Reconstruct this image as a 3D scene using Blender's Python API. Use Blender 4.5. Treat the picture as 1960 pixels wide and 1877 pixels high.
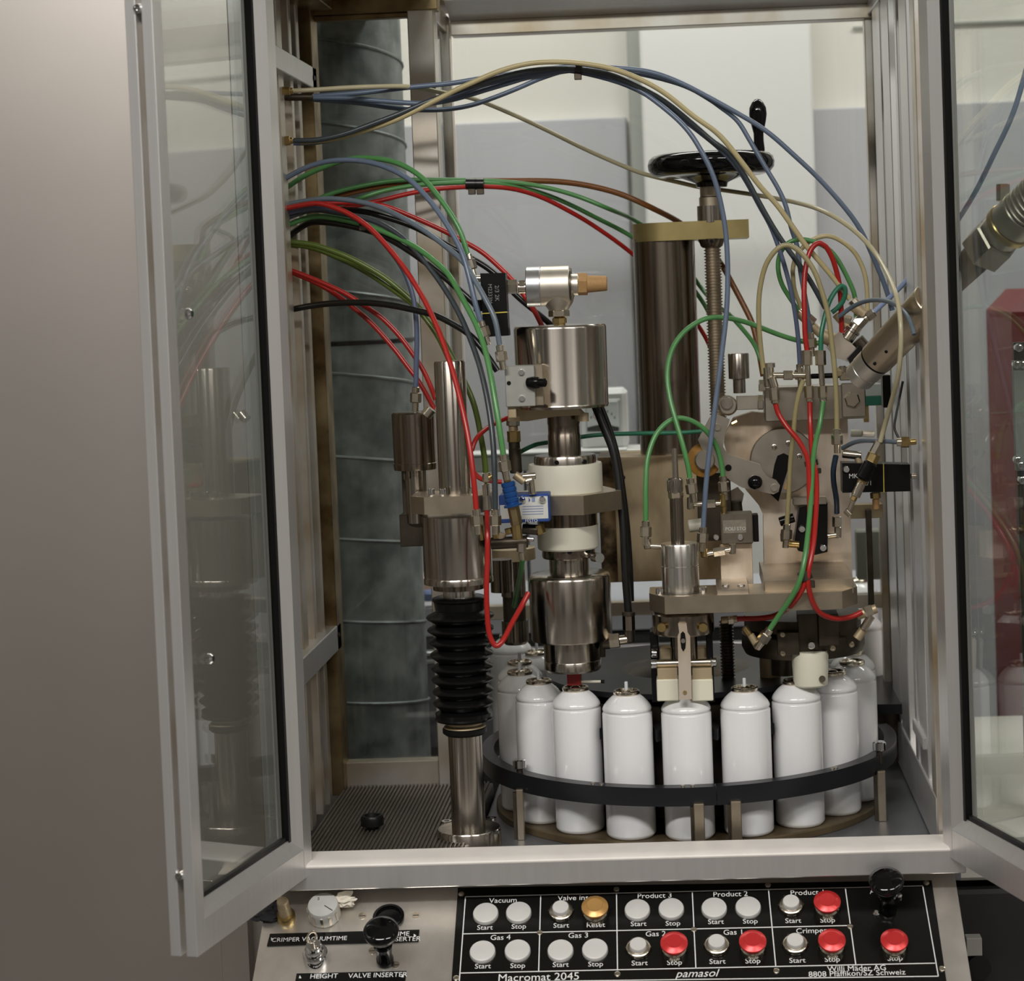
import bpy, bmesh, math, random
from mathutils import Vector, Matrix
random.seed(7)
for o in list(bpy.data.objects):
    bpy.data.objects.remove(o)
SC = bpy.context.scene
COL = SC.collection
# ---------------------------------------------------------------- camera
FPX, PPX, PPY = 4000.0, 1168.0, 753.0
YAW, PITCH, ROLL = math.radians(2.18), math.radians(2.83), math.radians(2.15)
CAM = Vector((0, 0, 1.55))
Fw = Vector((-math.sin(YAW) * math.cos(PITCH), math.cos(YAW) * math.cos(PITCH), -math.sin(PITCH)))
R0 = Vector((math.cos(YAW), math.sin(YAW), 0))
U0 = R0.cross(Fw)
Rt = R0 * math.cos(ROLL) - U0 * math.sin(ROLL)
Up = U0 * math.cos(ROLL) + R0 * math.sin(ROLL)
cd = bpy.data.cameras.new('camera')
cam = bpy.data.objects.new('camera', cd)
COL.objects.link(cam)
M = Matrix((Rt, Up, -Fw)).transposed().to_4x4()
M.translation = CAM
cam.matrix_world = M
cd.sensor_width = 36
cd.lens = 36 * FPX / 1960
cd.shift_x = (980 - PPX) / 1960
cd.shift_y = (PPY - 938.5) / 1960
cd.clip_start = 0.05
cd.dof.use_dof = True
cd.dof.focus_distance = 2.22
cd.dof.aperture_fstop = 8.0
SC.camera = cam
# ---------------------------------------------------------------- world, lamps, exposure
w = bpy.data.worlds.new('world')
SC.world = w
w.use_nodes = True
w.node_tree.nodes['Background'].inputs[0].default_value = (1.0, 0.96, 0.9, 1)
w.node_tree.nodes['Background'].inputs[1].default_value = 0.25
def lamp(name, loc, sx, sy, power, color=(1, .975, .94), aim=None):
    l = bpy.data.lights.new(name, 'AREA')
    l.shape = 'RECTANGLE'
    l.size, l.size_y = sx, sy
    l.energy = power
    l.color = color
    o = bpy.data.objects.new(name, l)
    COL.objects.link(o)
    o.location = loc
    if aim:
        o.rotation_euler = (Vector(aim) - Vector(loc)).to_track_quat('-Z', 'Y').to_euler()
    return o
lamp('ceiling_lamp_front', (-0.55, 0.15, 2.78), 1.25, 0.22, 48, aim=(-0.55, 0.5, 0))
lamp('ceiling_lamp_side', (1.15, 0.1, 2.78), 1.25, 0.22, 36)
lamp('ceiling_lamp_back', (-0.5, 3.05, 2.78), 1.25, 0.22, 14.5)
lamp('ceiling_lamp_back_2', (1.0, 3.05, 2.78), 1.25, 0.22, 14.5)
SC.view_settings.view_transform = 'Standard'
SC.view_settings.look = 'None'
SC.view_settings.exposure = 0.06
SC.view_settings.gamma = 1.0
SC.view_settings.use_curve_mapping = False
SC.cycles.use_denoising = True
SC.cycles.max_bounces = 10
SC.cycles.transparent_max_bounces = 16
# ---------------------------------------------------------------- projection helpers
def ray(px, py):
    return Fw * FPX + Rt * (px - PPX) - Up * (py - PPY)
def at(px, py, Y):
    d = ray(px, py)
    return CAM + d * (Y / d.y)
def hit(px, py, P0, n):
    d = ray(px, py)
    return CAM + d * ((P0 - CAM).dot(n) / d.dot(n))
def proj(p):
    d = Vector(p) - CAM
    z = d.dot(Fw)
    return PPX + FPX * d.dot(Rt) / z, PPY - FPX * d.dot(Up) / z
def S(Y):
    return Y / FPX
# ---------------------------------------------------------------- materials
MATS = {}
def mat(name, col, rough=.5, metal=0.0, noise=0.0, nscale=30, bump=0.0, col2=None, aniso=0.0, axis='Z',
        spec=.5, coat=0.0, stretch=None, trans=0.0, nlo=.35, nhi=.7, emit=None):
    m = bpy.data.materials.new(name)
    m.use_nodes = True
    nt = m.node_tree
    b = nt.nodes['Principled BSDF']
    b.inputs['Base Color'].default_value = (*col, 1)
    b.inputs['Roughness'].default_value = rough
    b.inputs['Metallic'].default_value = metal
    b.inputs['Specular IOR Level'].default_value = spec
    b.inputs['Coat Weight'].default_value = coat
    if trans:
        b.inputs['Transmission Weight'].default_value = trans
    if emit:
        b.inputs['Emission Color'].default_value = (*emit[:3], 1)
        b.inputs['Emission Strength'].default_value = emit[3]
    if noise or bump or col2:
        tc = nt.nodes.new('ShaderNodeTexCoord')
        mp = nt.nodes.new('ShaderNodeMapping')
        if stretch:
            mp.inputs['Scale'].default_value = stretch
        nz = nt.nodes.new('ShaderNodeTexNoise')
        nz.inputs['Scale'].default_value = nscale
        nz.inputs['Detail'].default_value = 6
        nt.links.new(tc.outputs['Object'], mp.inputs[0])
        nt.links.new(mp.outputs[0], nz.inputs['Vector'])
        if col2 or noise:
            c2 = col2 or tuple(c * (1 - noise) for c in col)
            cr = nt.nodes.new('ShaderNodeValToRGB')
            cr.color_ramp.elements[0].position = nlo
            cr.color_ramp.elements[1].position = nhi
            cr.color_ramp.elements[0].color = (*c2, 1)
            cr.color_ramp.elements[1].color = (*col, 1)
            nt.links.new(nz.outputs['Fac'], cr.inputs[0])
            nt.links.new(cr.outputs[0], b.inputs['Base Color'])
        if bump:
            bp = nt.nodes.new('ShaderNodeBump')
            bp.inputs['Strength'].default_value = bump
            bp.inputs['Distance'].default_value = .001
            nt.links.new(nz.outputs['Fac'], bp.inputs['Height'])
            nt.links.new(bp.outputs[0], b.inputs['Normal'])
    if aniso:
        b.inputs['Anisotropic'].default_value = aniso
        b.inputs['Anisotropic Rotation'].default_value = .25
        tg = nt.nodes.new('ShaderNodeTangent')
        tg.direction_type = 'RADIAL'
        tg.axis = axis
        nt.links.new(tg.outputs[0], b.inputs['Tangent'])
    MATS[name] = m
    return m
def glassmat(name, tint, ior=1.5, rough=0.0, boost=1.0):
    m = bpy.data.materials.new(name)
    m.use_nodes = True
    nt = m.node_tree
    nt.nodes.remove(nt.nodes['Principled BSDF'])
    out = nt.nodes['Material Output']
    tr = nt.nodes.new('ShaderNodeBsdfTransparent')
    tr.inputs[0].default_value = (*tint, 1)
    gl = nt.nodes.new('ShaderNodeBsdfGlossy')
    gl.inputs['Roughness'].default_value = rough
    # Schlick reflectance, the same from both sides of the pane
    lw = nt.nodes.new('ShaderNodeLayerWeight')
    pw = nt.nodes.new('ShaderNodeMath'); pw.operation = 'POWER'; pw.inputs[1].default_value = 5
    f0 = ((ior - 1) / (ior + 1)) ** 2
    fr = nt.nodes.new('ShaderNodeMath'); fr.operation = 'MULTIPLY_ADD'
    fr.inputs[1].default_value = 1 - f0; fr.inputs[2].default_value = f0
    nt.links.new(lw.outputs['Facing'], pw.inputs[0])
    nt.links.new(pw.outputs[0], fr.inputs[0])
    mx = nt.nodes.new('ShaderNodeMixShader')
    nt.links.new(fr.outputs[0], mx.inputs[0])
    nt.links.new(tr.outputs[0], mx.inputs[1])
    nt.links.new(gl.outputs[0], mx.inputs[2])
    nt.links.new(mx.outputs[0], out.inputs[0])
    MATS[name] = m
    return m
turned = mat('turned_steel', (.56, .51, .445), .2, 1, aniso=.75, noise=.34, nscale=3, stretch=(40, 40, .3))  # upright streaks in the colour imitate reflections on turned metal
turned_dark = mat('dark_turned_steel', (.33, .28, .225), .22, 1, aniso=.7, noise=.4, nscale=3, stretch=(40, 40, .3))  # darker steel, reflection streaks again painted into the colour
turned_light = mat('bright_turned_steel', (.76, .73, .68), .24, 1, aniso=.7, noise=.1, nscale=3, stretch=(40, 40, .3))
steel = mat('milled_steel', (.58, .52, .44), .38, 1, noise=.2, nscale=40, bump=.05)
steel_warm = mat('milled_warm_steel', (.54, .46, .35), .4, 1, noise=.22, nscale=30, bump=.05)
steel_dark = mat('dark_oily_steel', (.12, .1, .075), .42, .9, noise=.4, nscale=40)
plate_m = mat('stained_steel_plate', (.80, .69, .57), .42, .65, col2=(.46, .33, .19), nscale=14, stretch=(1.6, 1, .5), bump=.05, nlo=.3, nhi=.56)
rusty = mat('rust_stained_steel', (.52, .42, .27), .5, .6, col2=(.22, .14, .06), nscale=16, stretch=(1, 1, .5), bump=.1, nlo=.3, nhi=.55)
alu = mat('satin_aluminium', (.76, .745, .735), .36, .8, noise=.05, nscale=4, stretch=(40, 40, .5))
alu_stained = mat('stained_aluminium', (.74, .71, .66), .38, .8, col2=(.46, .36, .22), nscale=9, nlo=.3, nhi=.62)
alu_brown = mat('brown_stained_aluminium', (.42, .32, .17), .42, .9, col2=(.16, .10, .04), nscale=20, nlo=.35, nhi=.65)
stainless = mat('brushed_stainless_sheet', (.66, .61, .565), .42, 1, noise=.09, nscale=2.2, stretch=(1, 1, 1.5), bump=.02)
console_m = mat('brushed_console_sheet', (.80, .76, .70), .34, .9, noise=.1, nscale=60)
nickel = mat('nickel_plate', (.76, .69, .57), .22, 1, noise=.15, nscale=120)
chrome = mat('chrome', (.8, .8, .8), .08, 1)
brass = mat('brass', (.62, .46, .2), .28, 1, noise=.25, nscale=90)
brass_plate = mat('anodised_gold_plate', (.46, .37, .16), .36, .85, noise=.12, nscale=40)
bronze = mat('sintered_bronze', (.46, .27, .11), .7, .25, noise=.15, nscale=500, bump=.2)
white_paint = mat('white_gloss_paint', (.80, .80, .80), .16, 0, coat=.4)
nylon = mat('ivory_nylon', (.64, .62, .51), .42, 0, noise=.1, nscale=15)
nylon_stained = mat('stained_nylon', (.74, .72, .58), .45, 0, col2=(.42, .34, .2), nscale=25, nlo=.25, nhi=.45)
rubber = mat('black_rubber', (.004, .004, .004), .22, 0, spec=.25)
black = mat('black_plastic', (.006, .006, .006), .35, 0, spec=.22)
black_gloss = mat('glossy_black_bakelite', (.003, .003, .0035), .09, 0, spec=.4)
blackpanel = mat('black_engraved_plate', (.007, .007, .006), .22, 0, spec=.35, noise=.3, nscale=20)
guide_m = mat('dark_guide_plastic', (.012, .0125, .015), .3, 0, spec=.35)
darkdeck = mat('dark_deck_steel', (.17, .175, .19), .4, .6, noise=.25, nscale=18)
graydeck = mat('blue_grey_deck_steel', (.30, .31, .33), .35, .7, noise=.2, nscale=12)
ribm = mat('brown_ribbed_sheet', (.10, .085, .068), .45, .3, noise=.2, nscale=60)
galv = mat('galvanised_zinc', (.32, .35, .34), .5, .5, col2=(.13, .15, .145), nscale=26, nlo=.34, nhi=.66)
blue_an = mat('blue_anodised', (.02, .09, .30), .25, .5)
blue_label = mat('blue_print', (.02, .06, .24), .5)
label_w = mat('pale_label_print', (.62, .62, .58), .5, 0, noise=.08, nscale=80)
print_w = mat('white_print', (.78, .78, .76), .5)
print_y = mat('yellow_print', (.6, .5, .08), .5)
print_b = mat('blue_grey_print', (.22, .27, .45), .5)
print_k = mat('black_print', (.03, .03, .03), .5)
pale_sill = mat('worn_pale_sill', (.93, .885, .83), .42, .1, noise=.08, nscale=30)
nickel_satin = mat('satin_champagne_nickel', (.76, .70, .60), .42, 1, noise=.12, nscale=60)
lance_m = mat('satin_lance_steel', (.55, .47, .36), .32, 1, noise=.15, nscale=20)
rust_patch = mat('rust_patched_steel', (.36, .25, .13), .55, .5, col2=(.05, .03, .015), nscale=22, bump=.1, nlo=.42, nhi=.55)
print_dim = mat('faded_print', (.22, .22, .21), .5)
disc_m = mat('brown_oily_disc', (.20, .15, .085), .45, .5, col2=(.07, .05, .025), nscale=16)
cap_w = mat('brushed_white_cap', (.74, .73, .70), .35, .25)
cap_r = mat('red_anodised_cap', (.62, .035, .035), .3, .3)
cap_a = mat('amber_anodised_cap', (.52, .29, .09), .32, .4)
paper = mat('cream_tissue', (.75, .70, .6), .8, 0)
redtube = mat('red_tube_end', (.25, .012, .01), .5)
green_box = mat('green_enamel', (.02, .16, .10), .4)
glass_back = glassmat('clear_pane_glass', (.93, .95, .94), 1.5)
glass_door = glassmat('door_pane_glass', (.86, .89, .87), 2.15)
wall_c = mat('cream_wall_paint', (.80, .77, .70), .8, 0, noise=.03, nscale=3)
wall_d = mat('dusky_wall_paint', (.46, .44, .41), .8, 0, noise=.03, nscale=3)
wall_g = mat('grey_wall_covering', (.54, .535, .56), .5, 0, noise=.04, nscale=3, stretch=(8, 8, .4))
pillar_m = mat('white_pillar_paint', (.80, .79, .76), .7, 0, noise=.03, nscale=3)
ceil_m = mat('ceiling_paint', (.78, .76, .72), .9)
floor_m = mat('grey_floor_coating', (.17, .16, .15), .5, 0, noise=.2, nscale=4)
greystrip = mat('grey_strip_paint', (.36, .37, .34), .5)
inst_m = mat('pale_instrument_enamel', (.70, .70, .68), .45)
bench_l = mat('pale_bench_enamel', (.44, .45, .49), .4)
bench_d = mat('dark_conveyor_belt', (.05, .052, .055), .5)
skin_m = mat('peach_card', (.55, .36, .26), .7)
HC = {'red': (.40, .017, .013), 'green': (.085, .26, .08), 'olive': (.10, .15, .025), 'teal': (.03, .18, .10),
      'blue': (.125, .165, .235), 'slate': (.13, .165, .20), 'dark': (.045, .055, .062), 'black': (.008, .0075, .007),
      'beige': (.50, .42, .22), 'cream': (.50, .45, .29), 'brown': (.20, .075, .02), 'indigo': (.10, .125, .20),
      'navy': (.02, .035, .06), 'pale': (.30, .38, .58), 'khaki': (.35, .30, .15)}
HM = {k: mat('hose_' + k, v, .3, 0, spec=.5, noise=.08, nscale=60) for k, v in HC.items()}
# ---------------------------------------------------------------- mesh builder
class MB:
    def __init__(s):
        s.bm = bmesh.new()
    def box(s, c, size, rot=None, bev=.0006):
        r = bmesh.ops.create_cube(s.bm, size=1)
        vs = r['verts']
        bmesh.ops.scale(s.bm, vec=Vector(size), verts=vs)
        if bev:
            bev = min(bev, min(size) * .3)
            es = list({e for v in vs for e in v.link_edges})
            r = bmesh.ops.bevel(s.bm, geom=es, offset=bev, segments=1, affect='EDGES')
            vs = list({v for f in r['faces'] for v in f.verts} | {v for v in vs if v.is_valid})
        m = Matrix.Translation(Vector(c))
        if rot is not None:
            m = m @ rot.to_4x4()
        bmesh.ops.transform(s.bm, matrix=m, verts=vs)
        return s
    def pbox(s, x0, y0, x1, y1, Y, d, bev=.0006):
        c = at((x0 + x1) / 2, (y0 + y1) / 2, Y)
        k = S(Y)
        return s.box((c.x, Y + d / 2, c.z), ((x1 - x0) * k, d, (y1 - y0) * k), None, bev)
    def lathe(s, o, ax, prof, n=40):
        """prof: (t along axis, radius) pairs"""
        o, ax = Vector(o), Vector(ax).normalized()
        a = ax.orthogonal().normalized()
        if abs(ax.z) > .9:
            a = Vector((1, 0, 0)); a = (a - ax * a.dot(ax)).normalized()
        b = ax.cross(a)
        prof = list(prof)
        if prof[0][1] > 1e-6: prof.insert(0, (prof[0][0], 0))
        if prof[-1][1] > 1e-6: prof.append((prof[-1][0], 0))
        rings = []
        for t, r in prof:
            if r < 1e-6:
                rings.append([s.bm.verts.new(o + ax * t)])
            else:
                rings.append([s.bm.verts.new(o + ax * t + (a * math.cos(2 * math.pi * i / n) + b * math.sin(2 * math.pi * i / n)) * r) for i in range(n)])
        for p, q in zip(rings, rings[1:]):
            for i in range(n):
                j = (i + 1) % n
                if len(p) == 1 and len(q) == 1: continue
                if len(p) == 1: f = (p[0], q[j], q[i])
                elif len(q) == 1: f = (p[i], p[j], q[0])
                else: f = (p[i], p[j], q[j], q[i])
                s.bm.faces.new(f)
        return s
    def cyl(s, p, q, r, n=20, r2=None, ch=0.0):
        p, q = Vector(p), Vector(q)
        L = (q - p).length
        r2 = r if r2 is None else r2
        if ch:
            return s.lathe(p, q - p, [(0, r - ch), (ch, r), (L - ch, r2), (L, r2 - ch)], n)
        return s.lathe(p, q - p, [(0, r), (L, r2)], n)
    def prism(s, pts, d, bev=0):
        """pts: world points of a closed outline; extruded by vector d"""
        d = Vector(d)
        a = [s.bm.verts.new(Vector(p)) for p in pts]
        b = [s.bm.verts.new(Vector(p) + d) for p in pts]
        n = len(a)
        s.bm.faces.new(a)
        s.bm.faces.new(b[::-1])
        for i in range(n):
            s.bm.faces.new((a[i], b[i], b[(i + 1) % n], a[(i + 1) % n]))
        return s
    def pprism(s, pp, Y, d):
        return s.prism([at(x, y, Y) for x, y in pp], (0, d, 0))
    def tube(s, pts, r, n=10, caps=True):
        pts = [Vector(p) for p in pts]
        m = len(pts)
        T = [((pts[min(i + 1, m - 1)] - pts[max(i - 1, 0)]).normalized()) for i in range(m)]
        N = T[0].orthogonal().normalized()
        rings = []
        for i in range(m):
            N = (N - T[i] * N.dot(T[i])).normalized()
            B = T[i].cross(N)
            rr = r[i] if isinstance(r, (list, tuple)) else r
            rings.append([s.bm.verts.new(pts[i] + (N * math.cos(2 * math.pi * k / n) + B * math.sin(2 * math.pi * k / n)) * rr) for k in range(n)])
        for p, q in zip(rings, rings[1:]):
            for i in range(n):
                s.bm.faces.new((p[i], p[(i + 1) % n], q[(i + 1) % n], q[i]))
        if caps:
            s.bm.faces.new(rings[0][::-1]); s.bm.faces.new(rings[-1])
        return s
    def build(s, name, m, parent=None, smooth=35, loc=None):
        bmesh.ops.recalc_face_normals(s.bm, faces=s.bm.faces)
        me = bpy.data.meshes.new(name)
        if parent is None and loc is None:
            xs = [v.co for v in s.bm.verts]
            lo = Vector((min(c.x for c in xs), min(c.y for c in xs), min(c.z for c in xs)))
            hi = Vector((max(c.x for c in xs), max(c.y for c in xs), max(c.z for c in xs)))
            loc = (lo + hi) / 2; loc.z = lo.z
        W = Matrix.Identity(4)
        if parent is not None:
            org = WM[parent.name]
            # own origin: centre of the piece, so procedural and radial coordinates stay local
            xs = [v.co for v in s.bm.verts]
            lo = Vector((min(c.x for c in xs), min(c.y for c in xs), min(c.z for c in xs)))
            hi = Vector((max(c.x for c in xs), max(c.y for c in xs), max(c.z for c in xs)))
            loc = (lo + hi) / 2
        else:
            org = Vector((0, 0, 0))
        loc = Vector(loc)
        bmesh.ops.translate(s.bm, vec=-loc, verts=s.bm.verts)
        s.bm.to_mesh(me); s.bm.free()
        me.materials.append(m)
        if smooth:
            for p in me.polygons: p.use_smooth = True
            me.set_sharp_from_angle(angle=math.radians(smooth))
        o = bpy.data.objects.new(name, me)
        COL.objects.link(o)
        o.location = loc - org
        if parent is not None: o.parent = parent
        WM[o.name] = loc
        return o
WM = {}
def tag(o, label=None, cat=None, group=None, kind=None):
    if label: o['label'] = label
    if cat: o['category'] = cat
    if group: o['group'] = group
    if kind: o['kind'] = kind
    return o
def thing(name, loc, label, cat, group=None):
    o = bpy.data.objects.new(name, None)
    COL.objects.link(o)
    o.location = loc
    o.empty_display_size = .02
    WM[o.name] = Vector(loc)
    return tag(o, label, cat, group)
def struct(name, mb, m, **k):
    return tag(mb.build(name, m, **k), kind='structure')
LEAN = math.tan(ROLL)
def vax(px, pyr, Y, prof):
    """vertical turned part: prof in (image row, radius in pixels) -> origin on the axis, (z, r) list"""
    o = at(px, pyr, Y)
    k = S(Y)
    out = []
    for py, r in prof:
        out.append((at(px + (py - pyr) * LEAN, py, Y).z - o.z, r * k))
    return o, out
def vl(name, px, pyr, Y, prof, m, parent, n=44, smooth=35):
    o, pr = vax(px, pyr, Y, prof)
    if pr[0][0] > pr[-1][0]: pr = pr[::-1]
    return MB().lathe(o, (0, 0, 1), pr, n).build(name, m, parent, smooth)
def crom(P, sub=8):
    P = [Vector(p) for p in P]
    if len(P) < 3: return [P[0].lerp(P[-1], i / 6) for i in range(7)]
    Q = [P[0] * 2 - P[1]] + P + [P[-1] * 2 - P[-2]]
    out = []
    for i in range(1, len(Q) - 2):
        a, b, c, d = Q[i - 1:i + 3]
        # centripetal-ish parametrisation
        for k in range(sub):
            t = k / sub
            out.append(.5 * ((2 * b) + (c - a) * t + (2 * a - 5 * b + 4 * c - d) * t * t + (3 * b - a - 3 * c + d) * t ** 3))
    out.append(P[-1])
    # light smoothing
    for _ in range(3):
        out = [out[0]] + [(out[i - 1] + out[i] * 2 + out[i + 1]) / 4 for i in range(1, len(out) - 1)] + [out[-1]]
    return out
def fitting(parent, p, d, m=None, k=1.0, stem=.010, name='fitting'):
    """compression fitting leaving point p along d: sleeve, hexagon nut, stem"""
    m = m or nickel
    d = Vector(d).normalized()
    p = Vector(p)
    f = MB()
    f.cyl(p - d * .002 * k, p + d * .005 * k, .0042 * k, 16, ch=.0006)
    f.cyl(p + d * .014 * k, p + d * (.014 + stem) * k, .0035 * k, 14)
    fo = f.build(name, m, parent)
    MB().cyl(p + d * .004 * k, p + d * .015 * k, .0062 * k, 6, ch=.0009 * k).build('nut', m, fo, 25)
    return p + d * (.014 + stem) * k
def hose(label, col, P, Y0, Y1, rpx=4.8, f0=None, f1=None, name='air_hose', cat='hose', grp=None, sub=6, ties=None):
    """P: (column, row[, depth]) points along the hose. Depths between given ones are filled in evenly."""
    n = len(P)
    ys = [None] * n
    ys[0], ys[-1] = Y0, Y1
    for i, p in enumerate(P):
        if len(p) > 2: ys[i] = p[2]
    kn = [i for i in range(n) if ys[i] is not None]
    cum = [0]
    for a, b in zip(P, P[1:]): cum.append(cum[-1] + math.hypot(b[0] - a[0], b[1] - a[1]))
    for a, b in zip(kn, kn[1:]):
        for i in range(a + 1, b):
            t = (cum[i] - cum[a]) / max(1e-6, cum[b] - cum[a])
            t = t * t * (3 - 2 * t)
            ys[i] = ys[a] + (ys[b] - ys[a]) * t
    W = [at(p[0], p[1], y) for p, y in zip(P, ys)]
    pts = crom(W, sub)
    r = rpx * .00056
    o = MB().tube(pts, r, 12).build(name, HM[col], None, 60)
    tag(o, label, cat, grp)
    k = r / .0027
    if f0: fitting(o, pts[0], pts[0] - pts[1], f0 if f0 is not True else nickel)
    if f1: fitting(o, pts[-1], pts[-1] - pts[-2], f1 if f1 is not True else nickel)
    return o
def screw(parent, c, n, r=.0035, h=.003, m=None, name='screw', slot=True, hexs=False):
    m = m or chrome
    c, n = Vector(c), Vector(n).normalized()
    b = MB()
    b.lathe(c, n, [(-.001, r), (h * .6, r), (h, r * .8), (h, r * .5), (h * .35, r * .48), (h * .35, 0)] if hexs else [(-.001, r), (h * .5, r), (h, r * .6)], 16)
    o = b.build(name, m, parent)
    return o
def text(s, P, u, v, size, m, parent, name='lettering', align='CENTER', shear=0.0, outline=False):
    cu = bpy.data.curves.new(name, 'FONT')
    cu.body = s
    cu.size = size
    cu.align_x = align
    cu.align_y = 'CENTER'
    cu.shear = shear
    cu.extrude = .00008
    cu.resolution_u = 3
    if outline:
        cu.fill_mode = 'NONE'; cu.bevel_depth = .00025; cu.extrude = 0; cu.bevel_resolution = 0
    tmp = bpy.data.objects.new('tmp', cu)
    me = bpy.data.meshes.new_from_object(tmp)
    bpy.data.objects.remove(tmp); bpy.data.curves.remove(cu)
    me.materials.clear(); me.materials.append(m)
    o = bpy.data.objects.new(name, me)
    COL.objects.link(o)
    u = Vector(u).normalized(); n = u.cross(Vector(v)).normalized(); v = n.cross(u)
    o.parent = parent
    R = Matrix((u, v, n)).transposed().to_4x4()
    R.translation = Vector(P) - WM[parent.name]
    o.matrix_local = R
    WM[o.name] = Vector(P)
    return o
X1, Y1v, Z1 = Vector((1, 0, 0)), Vector((0, 1, 0)), Vector((0, 0, 1))
# ================================================================ room
CEILZ = 2.95
struct('floor', MB().box((0, .6, -.05), (6.4, 6.6, .1), bev=0), floor_m)
struct('ceiling', MB().box((0, .6, CEILZ + .05), (6.4, 6.6, .1), bev=0), ceil_m)
struct('wall_back', MB().box((0, 3.65, CEILZ / 2), (6.4, .1, CEILZ), bev=0), wall_c)
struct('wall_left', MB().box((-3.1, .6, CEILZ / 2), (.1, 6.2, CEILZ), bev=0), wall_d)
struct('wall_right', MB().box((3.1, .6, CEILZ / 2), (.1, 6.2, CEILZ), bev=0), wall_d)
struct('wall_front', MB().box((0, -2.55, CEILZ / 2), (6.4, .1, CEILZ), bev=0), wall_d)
zd = at(1000, 231, 3.57).z
xa, xb = at(1205, 400, 3.57).x, at(1562, 400, 3.57).x
struct('trim_1', MB().box(((-2.9 + xa) / 2, 3.585, zd / 2), (xa + 2.9, .03, zd), bev=.002), wall_g)
struct('trim_2', MB().box(((xb + 2.9) / 2, 3.585, zd / 2), (2.9 - xb, .03, zd), bev=.002), wall_g)
p0, p1 = at(1236, 400, 3.5), at(1562, 400, 3.5)
struct('pillar', MB().box(((p0.x + p1.x) / 2, 3.54, CEILZ / 2), (p1.x - p0.x, .11, CEILZ), bev=.004), pillar_m)
g0, g1 = at(1211, 400, 3.52), at(1241, 400, 3.52)
struct('trim_3', MB().box(((g0.x + g1.x) / 2, 3.55, CEILZ / 2), (g1.x - g0.x, .05, CEILZ), bev=.003), greystrip)  # grey strip beside the pillar
# joints of the wall blocks above the covering
for i, (yy) in enumerate((1.98, 2.28)):
    struct('trim_4' if i == 0 else 'trim_5', MB().box((1.6, 3.598, yy), (2.6, .006, .004), bev=0), greystrip)
# two unseen doors added behind the camera for dark stripes in metal reflections
struct('added_door_1', MB().box((-1.5, -2.46, 1.05), (1.0, .08, 2.1), bev=.01), mat('added_door_dark_paint', (.05, .045, .04), .5))
struct('added_door_2', MB().box((1.0, -2.46, 1.05), (.8, .08, 2.1), bev=.01), mat('added_door_brown_paint', (.09, .06, .035), .5))

# ================================================================ enclosure
YF, YN, YB = 2.10, 2.43, 2.63            # front frame, niche back, main back
XL, XP0, XP1, XR = -.425, -.31, -.28, .237
DECK = .973
ZT = 1.876
enc = thing('machine_enclosure', (-.1, 2.35, DECK), 'aluminium framed glazed enclosure standing around the filling machine', 'enclosure')
def eb(name, x0, x1, y0, y1, z0, z1, m, bev=.001, lab=None):
    o = MB().box(((x0 + x1) / 2, (y0 + y1) / 2, (z0 + z1) / 2), (x1 - x0, y1 - y0, z1 - z0), None, bev).build(name, m, enc)
    if lab: o['label'] = lab
    return o
# sill: bright rounded top and grey front face
zs = .9865
def profx(name, prof, x0, x1, m, lab=None):
    o = MB().prism([(x0, y, z) for y, z in prof], (x1 - x0, 0, 0)).build(name, m, enc)
    if lab: o['label'] = lab
zf_, zk_ = at(1100, 1641, 2.056).z, at(1100, 1615.5, 2.10).z
sillx0, sillx1 = XL - .02, XR + .02
profx('sill_cap', [(2.056, zf_ - .0025), (2.0565, zf_ - .001), (2.0585, zf_), (2.07, zf_ + (zk_ - zf_) * .5), (2.10, zk_), (2.10, zf_ - .008), (2.058, zf_ - .008)], sillx0, sillx1, pale_sill, 'pale worn sill strip')
eb('front_rail', sillx0, sillx1, 2.0565, 2.10, at(1100, 1691, 2.056).z, zf_ - .0028, alu)
# front posts (behind the hinged leaves)
eb('front_post', XL - .02, XL + .012, 2.075, 2.105, DECK, ZT + .06, alu)
eb('front_post', XR + .004, XR + .035, 2.075, 2.11, DECK, ZT + .06, alu)
eb('front_header', XL - .02, XR + .02, 2.075, 2.11, ZT + .04, ZT + .07, alu)
# roof panel and headers
eb('roof_pane', XP1, XR + .02, 2.1, 2.66, ZT + .031, ZT + .036, glass_back)
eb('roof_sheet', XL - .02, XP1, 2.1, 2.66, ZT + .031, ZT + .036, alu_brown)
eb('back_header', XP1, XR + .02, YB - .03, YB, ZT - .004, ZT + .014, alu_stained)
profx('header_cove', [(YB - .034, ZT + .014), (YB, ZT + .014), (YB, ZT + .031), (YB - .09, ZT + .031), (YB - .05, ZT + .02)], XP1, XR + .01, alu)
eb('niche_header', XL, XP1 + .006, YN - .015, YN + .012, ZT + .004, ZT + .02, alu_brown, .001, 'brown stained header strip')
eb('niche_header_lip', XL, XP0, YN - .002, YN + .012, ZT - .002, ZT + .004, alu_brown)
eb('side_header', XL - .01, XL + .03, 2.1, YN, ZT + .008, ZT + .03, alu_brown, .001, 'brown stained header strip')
eb('niche_roof', XL, XP1, 2.1, YN, ZT + .024, ZT + .03, alu_brown)
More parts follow.
